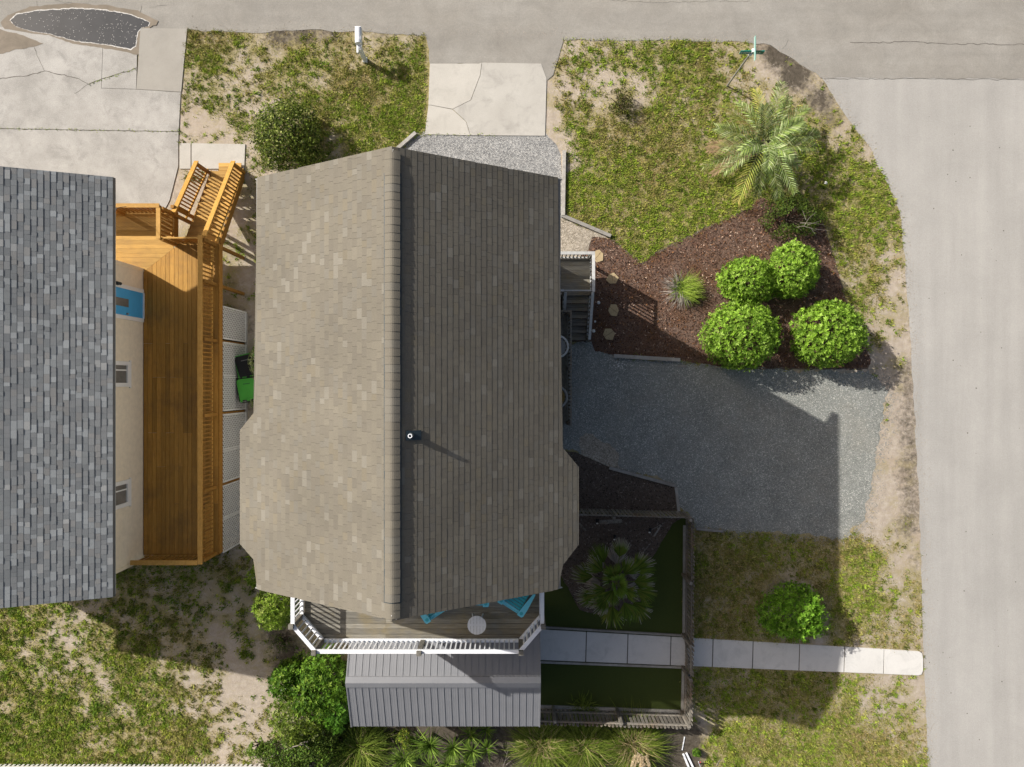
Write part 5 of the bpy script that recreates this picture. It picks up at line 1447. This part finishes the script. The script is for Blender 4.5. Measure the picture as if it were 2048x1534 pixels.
YU = [((.10, .17, .02), 4), ((.16, .25, .035), 4), ((.06, .11, .014), 3), ((.26, .34, .07), 1.2)]
YGp = 'spiky rosettes below the shed'
for i, (px, py, L, hh, nl, lab) in enumerate(((859, 1493, .62, .9, 95, 'biggest spiky rosette plant below the shed roof'), (906, 1498, .55, .8, 80, 'spiky rosette right of the biggest one, nearly touching it'), (940, 1472, .46, .5, 60, 'half shaded spiky rosette close under the shed eave'),
        (944, 1505, .44, .9, 70, 'bright spiky rosette low in the right pair'), (974, 1500, .42, .6, 50, 'thin spiky rosette at the right end of the row'), (972, 1462, .42, .4, 45, 'dark spiky rosette in the shed shadow, highest right'),
        (862, 1538, .5, .5, 60, 'spiky rosette cut by the bottom edge below the biggest one'), (895, 1532, .44, .4, 50, 'second spiky rosette cut by the bottom edge'), (930, 1532, .42, .4, 50, 'third spiky rosette cut by the bottom edge'))):
    p = G(px, py, hh)
    t = thing('yucca', lab, 'yucca', (p.x, p.y, 0), rnd.uniform(0, 6), YGp)
    a = straps(nl, .03, L, (-.15, 1.25), .034, YU, .15, None, 3, hh - .1)
    link('leaf_rosette', fast('leaf_rosette', *a[:2], M['frond'], a[2]), t)
    MB().tube([(0, 0, 0), (0, 0, hh - .08)], [.06, .045], 7).build('trunk', M['bark'], t)
# bushy dracaena-like clump
for px, py, hh, lab in ((806, 1528, .5, 'bushy strap leaved clump at the bottom edge left of the rosettes'), (832, 1498, .6, 'narrow strap leaved plant between yellow shrub and biggest rosette')):
    p = G(px, py, hh); t = thing('strap_leaf_plant', lab, 'plant', (p.x, p.y, 0))
    a = straps(170 if px < 820 else 70, .25, .5, (.1, 1.3), .032, YU, .5, None, 3, .2)
    link('leaf_clump', fast('leaf_clump', *a[:2], M['frond'], a[2]), t)
# pampas grass
PG = [((.12, .17, .022), 4), ((.17, .23, .03), 4), ((.07, .105, .014), 4), ((.26, .31, .06), 1.2)]
STRAW = [((.32, .25, .12), 4), ((.23, .18, .085), 3), ((.42, .34, .18), 2)]
def pampas(label, px, py, L, n, straw, plumes, hh=.6, squash=1.0):
    p = G(px, py, hh)
    t = thing('ornamental_grass', label, 'grass clump', (p.x, p.y, 0), 0, 'ornamental grass clumps along the bottom edge')
    t.scale = (1, squash, 1)
    a = cat3([straps(n, .25, L * 1.25, (.3, 1.2), .019, PG, .85, None, 4, .03, .16, .1, .45), straps(n // 2, .3, L * .95, (-.05, .6), .017, PG, .5, None, 4, .06, .14, .1, .3)])
    link('blade_clump', fast('blade_clump', *a[:2], M['frond'], a[2]), t)
    if straw:
        a = straps(straw, .35, L * .9, (.3, 1.3), .018, STRAW, 1.0, None, 4, .25, .2)
        link('dry_blades', fast('dry_blades', *a[:2], M['frond'], a[2]), t)
    for i in range(plumes):
        ang = rnd.uniform(-2.2, -.9); rr = rnd.uniform(.3, .7)
        o = Vector((rnd.uniform(-.15, .3) + .25 * math.cos(ang), .1 + .25 * math.sin(ang), .75)); d = Vector((math.cos(ang) * .8, math.sin(ang), .12))
        nq = 260
        tt = rng.random(nq); P = np.array(o)[None] + np.array(d)[None] * (tt * .42)[:, None] + rng.normal(0, .035, (nq, 3)) * (1 - .5 * tt)[:, None]
        V, F, C = leaf_quads(P, np.tile([[0, 0, 1.0]], (nq, 1)), .07, .25, pal([((.55, .44, .27), 3), ((.62, .52, .36), 2)], nq, .1))
        link('plume', fast('plume', V, F, M['frond'], C), t)
pampas('broad ornamental grass clump right of the shaded twigs with straw on top', 1085, 1500, .80, 1300, 130, 0)
pampas('ornamental grass filling the middle between two bigger clumps', 1170, 1505, .75, 1000, 60, 0)
pampas('ornamental grass clump with tan feathery plumes below the fence corner', 1272, 1500, .85, 1300, 200, 6)
pampas('ornamental grass clump below the left end of the shed roof', 713, 1506, .82, 1200, 40, 0)
pampas('small green grass tuft growing through the bottom picket fence', 1172, 1432, .3, 160, 0, 0, .5)

# small spiky plant in the mulch with a dead skirt
p = G(1366, 576, .4)
t = thing('bear_grass', 'spiky plant with dead grey leaves alone in the brown mulch', 'plant', (p.x, p.y, 0))
az = rng.normal(0.0, .55, 420)
a = cat3([straps(420, .22, .62, (.35, 1.3), .014, [((.24, .33, .04), 4), ((.16, .24, .03), 3), ((.35, .42, .1), 1)], .5, az, 3, .1, .1), straps(160, .2, .3, (.4, 1.4), .02, [((.15, .24, .03), 3), ((.22, .3, .05), 2)], .4, None, 3, .2, .12)])
link('leaf_tuft', fast('leaf_tuft', *a[:2], M['frond'], a[2]), t)
az = rng.uniform(1.7, 5.2, 120)
a = straps(120, .2, .6, (-.1, .9), .02, [((.30, .27, .23), 3), ((.2, .175, .15), 2), ((.40, .36, .31), 1)], .5, az, 3, .15, .1)
link('dead_skirt', fast('dead_skirt', *a[:2], M['frond'], a[2]), t)

# feathery palm: fronds are parts
def pinnate(L, el, bend, nl, wl, cols, tipc, width, tone=1.0):
    """a feather frond along local +x"""
    n = 14; pts = []; p = Vector((0, 0, 0)); e = el
    for i in range(n + 1):
        pts.append((p.copy(), e)); p = p + Vector((math.cos(e), 0, math.sin(e))) * (L / n); e -= bend / n
    m = MB(); m.tube([q[0] for q in pts], [.022 * (1 - .85 * i / n) for i in range(n + 1)], 4, (.23, .25, .10))
    V, F, C = [], [], []
    for i in range(nl):
        f = .12 + .88 * i / nl
        k_ = min(int(f * n), n - 1); q = pts[k_][0].lerp(pts[k_ + 1][0], f * n - k_); ee = pts[k_][1]
        fw = Vector((math.cos(ee), 0, math.sin(ee))); up = Vector((-math.sin(ee), 0, math.cos(ee)))
        ll = width * math.sin(pi * (.12 + .80 * f)) ** .7 * rnd.uniform(.85, 1.15)
        for s in (-1, 1):
            d = (fw * (.62 + .4 * f) + Vector((0, s, 0)) * (1.0 - .25 * f) + up * rnd.uniform(.15, .5)).normalized()
            sd_ = d.cross(up).normalized() * wl / 2
            q1 = q + d * ll * .55; q2 = q + d * ll - Vector((0, 0, ll * rnd.uniform(.15, .4)))
            b = len(V)
            V += [q - sd_ * .6, q + sd_ * .6, q1 - sd_, q1 + sd_, q2 - sd_ * .2, q2 + sd_ * .2]
            F += [(b, b + 1, b + 3, b + 2), (b + 2, b + 3, b + 5, b + 4)]
            c = Vector(rnd.choice(cols)) * rnd.uniform(.85, 1.15) * tone; ct = c.lerp(Vector(tipc) * tone, max(0, f - .45) * 1.5 * rnd.uniform(.4, 1))
            C += [c, c, c.lerp(ct, .5), c.lerp(ct, .5), ct, ct]
    b0 = len(m.v); fa = [tuple(f) for f in m.f if len(f) == 4]
    V = np.array([tuple(v) for v in m.v] + [tuple(v) for v in V]); C = np.array([tuple(c) for c in m.c] + [tuple(c) for c in C])
    F = np.array(fa + [tuple(b0 + i for i in f) for f in F])
    return fast('frond', V, F, M['frond'], C)
pp_ = G(1530, 284, 1.5)
palm = thing('feather_palm', 'large feathery grey green palm on the right front lawn', 'palm', (pp_.x, pp_.y, 0))
GRN = [(.24, .31, .12), (.16, .22, .07), (.36, .42, .20), (.20, .28, .06), (.10, .15, .04)]
YEL = [(.36, .38, .08), (.30, .36, .08), (.40, .36, .10)]
spec = []
# (azimuth deg in the picture measured from right, counter clockwise; length; kind)
for az_, L, kd in ((4, 2.0, 0), (24, 1.7, 0), (41, 1.9, 0), (60, 1.7, 0), (76, 2.15, 0), (97, 1.9, 1), (121, 1.6, 0), (139, 1.95, 1), (163, 1.75, 0), (186, 1.5, 2), (206, 2.35, 2), (220, 1.8, 0), (243, 2.15, 1), (262, 1.75, 0), (281, 1.9, 0), (300, 2.0, 0), (322, 1.4, 0), (350, 1.7, 0)):
    spec.append((az_, L, kd, rnd.uniform(.25, .55), rnd.uniform(.7, 1.2)))
for az_, L in ((30, 1.3), (95, 1.2), (205, 1.2), (262, 1.25), (330, 1.2)):
    spec.append((az_, L, 0, rnd.uniform(.85, 1.1), rnd.uniform(1.0, 1.4)))
for az_, L, kd, el, bd in spec:
    me = pinnate(L * 1.04, el, bd, 21, .034, YEL if kd == 1 else GRN, (.5, .40, .10) if kd == 1 else ((.42, .27, .12) if kd == 2 else (.33, .36, .15)), rnd.uniform(.36, .48), rnd.choice((.42, .65, 1.0, 1.3, 1.4)))
    o = link('frond', me, palm, (0, 0, 1.45 + rnd.uniform(-.1, .15)), (rnd.uniform(-.35, .35), 0, math.radians(az_ + rnd.uniform(-4, 4))))
MB().tube([(0, 0, 0), (.02, 0, .8), (0, 0, 1.55)], [.24, .2, .13], 10).build('trunk', M['bark'], palm)
m = MB()
for q in range(26):
    a = rnd.uniform(0, 6.28); m.beam((.14 * math.cos(a), .14 * math.sin(a), rnd.uniform(.6, 1.4)), (.34 * math.cos(a), .34 * math.sin(a), rnd.uniform(.9, 1.6)), .04, .02)
m.build('leaf_base', M['twig'], palm)
# dead brown fronds hanging low on the left
for az_ in (168, 176, 205, 345):
    me = pinnate(1.7, .1, .5, 34, .02, [(.22, .14, .08), (.30, .20, .12)], (.30, .22, .14), .34)
    link('dead_frond', me, palm, (0, 0, .75), (rnd.uniform(-.4, .4), .12, math.radians(az_)))

# fan palm in the fenced yard
def fan(Lp, R, n, cols, pale, el, spread=2.3):
    V, F, C = [], [], []
    m = MB(); tip = Vector((math.cos(el), 0, math.sin(el))) * Lp
    m.tube([(0, 0, 0), tip * .5 + Vector((0, 0, .02)), tip], [.016, .013, .010], 4, (.16, .20, .04))
    for i in range(n):
        a = -spread / 2 + spread * i / (n - 1) + rnd.uniform(-.02, .02)
        r = R * (1 - .28 * (abs(a) / (spread / 2)) ** 2) * rnd.uniform(.9, 1.1)
        d = Vector((math.cos(a) * math.cos(el), math.sin(a), math.cos(a) * math.sin(el) + .1)).normalized()
        s = Vector((0, 0, 1)).cross(d).normalized() * (R * spread / n * .42)
        q1 = tip + d * r * .55; q2 = tip + d * r - Vector((0, 0, r * rnd.uniform(.18, .42)))
        b = len(V)
        V += [tip - s * .15, tip + s * .15, q1 - s + Vector((0, 0, .01 * (i % 2))), q1 + s, q2 - s * .25, q2 + s * .25]
        F += [(b, b + 1, b + 3, b + 2), (b + 2, b + 3, b + 5, b + 4)]
        c = Vector(rnd.choice(cols)) * rnd.uniform(.85, 1.15)
        ct = Vector((.42, .38, .31)) if rnd.random() < pale else c * 1.15
        C += [c * .8, c * .8, c, c, ct, ct]
    b0 = len(m.v); fa = [tuple(f) for f in m.f if len(f) == 4]
    V = np.array([tuple(v) for v in m.v] + [tuple(v) for v in V]); C = np.array([tuple(c) for c in m.c] + [tuple(c) for c in C])
    return fast('frond', V, np.array(fa + [tuple(b0 + i for i in f) for f in F]), M['frond'], C)
fp = G(1233, 1166, 1.5)
fpalm = thing('fan_palm', 'dark green fan palm with pale dead tips inside the fenced yard', 'palm', (fp.x, fp.y, 0))
FG = [(.085, .135, .014), (.11, .165, .018), (.06, .10, .012), (.14, .16, .026)]
for az_, lp, R, el, pale in ((168, .72, .78, .05, .75), (143, .62, .72, .3, .2), (118, .78, .7, .15, .15), (78, .8, .66, .1, .8), (52, .5, .7, .45, .1), (27, .75, .78, .1, .5), (2, .62, .74, .2, .6), (-24, .7, .74, .25, .1),
                          (-47, .85, .8, .1, .2), (-74, .62, .78, .35, .1), (-97, .85, .82, .05, .45), (-128, .6, .74, .25, .5), (-150, .78, .7, .1, .55), (198, .5, .7, .4, .2), (100, .35, .7, .7, .05), (-15, .35, .68, .7, .05), (-110, .3, .7, .75, .05), (160, .3, .66, .8, .05)):
    me = fan(lp * rnd.uniform(.9, 1.1), R, 26, FG, pale, el, rnd.uniform(1.5, 2.0))
    link('frond', me, fpalm, (0, 0, 1.25 if el < .35 else 1.45), (rnd.uniform(-.4, .4), 0, math.radians(az_ + rnd.uniform(-4, 4))))
for i in range(4):
    me = fan(rnd.uniform(.15, .25), rnd.uniform(.45, .6), 20, [(.12, .2, .02), (.16, .24, .03)], .0, rnd.uniform(.85, 1.2), 1.6)
    link('frond', me, fpalm, (0, 0, 1.5), (rnd.uniform(-.2, .2), 0, math.radians(i * 93 + 10)))
for i in range(6):
    me = fan(.5, .6, 22, [(.26, .23, .19), (.34, .30, .25)], .8, -.25, 2.0)
    link('dead_frond', me, fpalm, (0, 0, .95), (0, 0, math.radians(i * 60 + 20)))
MB().tube([(0, 0, 0), (0, 0, 1.45)], [.22, .13], 9).build('trunk', M['bark'], fpalm)

# ------------------------------------------------------------------ mulch chips and grass
def in_any(X, Y, polys):
    r = np.zeros(X.shape, bool)
    for p in polys: r |= inpoly(X, Y, p)
    return r
def chips(name, label, poly, n, cols, z):
    xs_, ys2 = [q[0] for q in poly], [q[1] for q in poly]
    X = rng.uniform(min(xs_), max(xs_), n * 3); Y = rng.uniform(min(ys2), max(ys2), n * 3)
    k_ = inpoly(X, Y, poly); X, Y = X[k_][:n], Y[k_][:n]; n = len(X)
    P = np.stack([X, Y, z + rng.uniform(.004, .03, n)], 1)
    V, F, C = leaf_quads(P, np.tile([[0, 0, 1.3]], (n, 1)), .085, .3, pal(cols, n, .35), 0, .9)
    props(link(name, fast(name, V, F, M['chips'], C)), label, None, None, 'stuff')
chips('mulch_chips', 'loose brown bark chips of the bed with the round shrubs', mpoly, 15000, [((.14, .075, .052), 4), ((.07, .042, .031), 5), ((.22, .125, .08), 2.6), ((.17, .08, .03), 2), ((.40, .29, .22), 1.2)], .014)
chips('mulch_chips', 'loose dark bark chips between the timber and the fence', m2, 3000, [((.13, .105, .085), 4), ((.07, .057, .048), 4), ((.24, .195, .16), 1.2)], .017)
chips('mulch_chips', 'loose dark bark chips under the fan palm', m3, 3800, [((.13, .108, .092), 4), ((.07, .06, .052), 4), ((.26, .22, .19), 1.4)], .016)

def grass(name, label, region, dens, blades, L, wd, cols_g, cols_d, seed_thr=.30, hmax=.09, clump=.05, spread=.75):
    """tufts of blades where the lawn is thick enough"""
    x0, x1, y0, y1 = region
    n = int((x1 - x0) * (y1 - y0) * dens)
    X = rng.uniform(x0, x1, n); Y = rng.uniform(y0, y1, n)
    k_ = ~in_any(X, Y, EXCL); X, Y = X[k_], Y[k_]
    D = density(X, Y) - dirtf(X, Y) * .7
    k_ = D + rng.normal(0, .10, len(X)) > seed_thr + rng.random(len(X)) * spread; X, Y, D = X[k_], Y[k_], D[k_]
    n = len(X)
    dry = fbm(X * .55 + 31, Y * .55 + 12, 3) + rng.normal(0, .12, n)
    cg, cd = pal(cols_g, n, .2), pal(cols_d, n, .2)
    tcol = np.where((dry > .56)[:, None], cd, cg)
    sz = rng.uniform(.6, 1.35, n)
    B = blades
    a = rng.uniform(0, 2 * pi, (n, B)); q = rng.random((n, B))
    bx = X[:, None] + rng.normal(0, clump, (n, B)) * sz[:, None]; by = Y[:, None] + rng.normal(0, clump, (n, B)) * sz[:, None]
    hl = L * sz[:, None] * rng.uniform(.4, 1.1, (n, B)); zh = hmax * sz[:, None] * rng.uniform(.25, 1.1, (n, B))
    ca, sa = np.cos(a), np.sin(a); w2 = wd * rng.uniform(.6, 1.4, (n, B)) / 2
    v0 = np.stack([bx - sa * w2, by + ca * w2, np.full_like(bx, .004)], -1)
    v1 = np.stack([bx + sa * w2, by - ca * w2, np.full_like(bx, .004)], -1)
    v2 = np.stack([bx + ca * hl, by + sa * hl, zh], -1)
    V = np.stack([v0, v1, v2], 2).reshape(-1, 3)
    F = np.arange(len(V)).reshape(-1, 3)
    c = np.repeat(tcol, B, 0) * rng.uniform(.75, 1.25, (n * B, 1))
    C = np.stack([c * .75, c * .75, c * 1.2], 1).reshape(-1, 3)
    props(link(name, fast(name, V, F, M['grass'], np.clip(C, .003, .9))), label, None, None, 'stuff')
    return n
CG = [((.22, .235, .05), 5), ((.29, .29, .07), 4), ((.165, .185, .035), 3), ((.36, .34, .10), 1.5)]
CD = [((.33, .25, .09), 4), ((.27, .22, .07), 4), ((.40, .32, .16), 2), ((.21, .20, .05), 3)]
CW = [((.20, .29, .03), 4), ((.27, .35, .04), 4), ((.14, .215, .02), 3), ((.35, .38, .06), 2)]
for lab, reg, gd, wd_ in (('between the two driveways', (-11.9, -2.6, 7.2, 12.8), 260, 75), ('on the right front corner and along the side road', (1.4, 15.0, -1.5, 12.6), 260, 90),
                     ('below the gravel parking on both sides of the walkway', (5.2, 15.2, -14.4, -4.5), 270, 62), ('in the sandy back yard at the lower left', (-20, -8.4, -13.9, -5.6), 170, 95), ('in the strip between the two houses', (-11.2, -8.4, -5.6, 8.0), 110, 50)):
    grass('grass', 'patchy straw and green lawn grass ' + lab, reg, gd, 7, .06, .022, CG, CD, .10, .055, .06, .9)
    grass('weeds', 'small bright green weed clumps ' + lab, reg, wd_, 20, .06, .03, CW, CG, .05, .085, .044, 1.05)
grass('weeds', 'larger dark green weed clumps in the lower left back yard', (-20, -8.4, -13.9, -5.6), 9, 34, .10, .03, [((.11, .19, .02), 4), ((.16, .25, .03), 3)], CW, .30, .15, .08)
# weeds in the driveway joints
V, F = [], []
jl = [((0, 257), (358, 264)), ((178, 169), (272, 138)), ((850, 269), (1000, 271)), ((1125, 78), (1500, 86))]
P = []
for (a, b), n in zip(jl, (120, 60, 50, 160)):
    for q in range(n):
        f = rng.random(); p = G(a[0] + (b[0] - a[0]) * f, a[1] + (b[1] - a[1]) * f); P.append((p.x + rng.normal(0, .03), p.y + rng.normal(0, .03), .04))
V, F, C = leaf_quads(np.array(P), np.tile([[0, 0, 1.0]], (len(P), 1)), .05, .4, pal(CW, len(P)), 0)
props(link('weeds', fast('weeds', V, F, M['grass'], C)), 'tiny weeds sprouting from concrete joints and road edge', None, None, 'stuff')
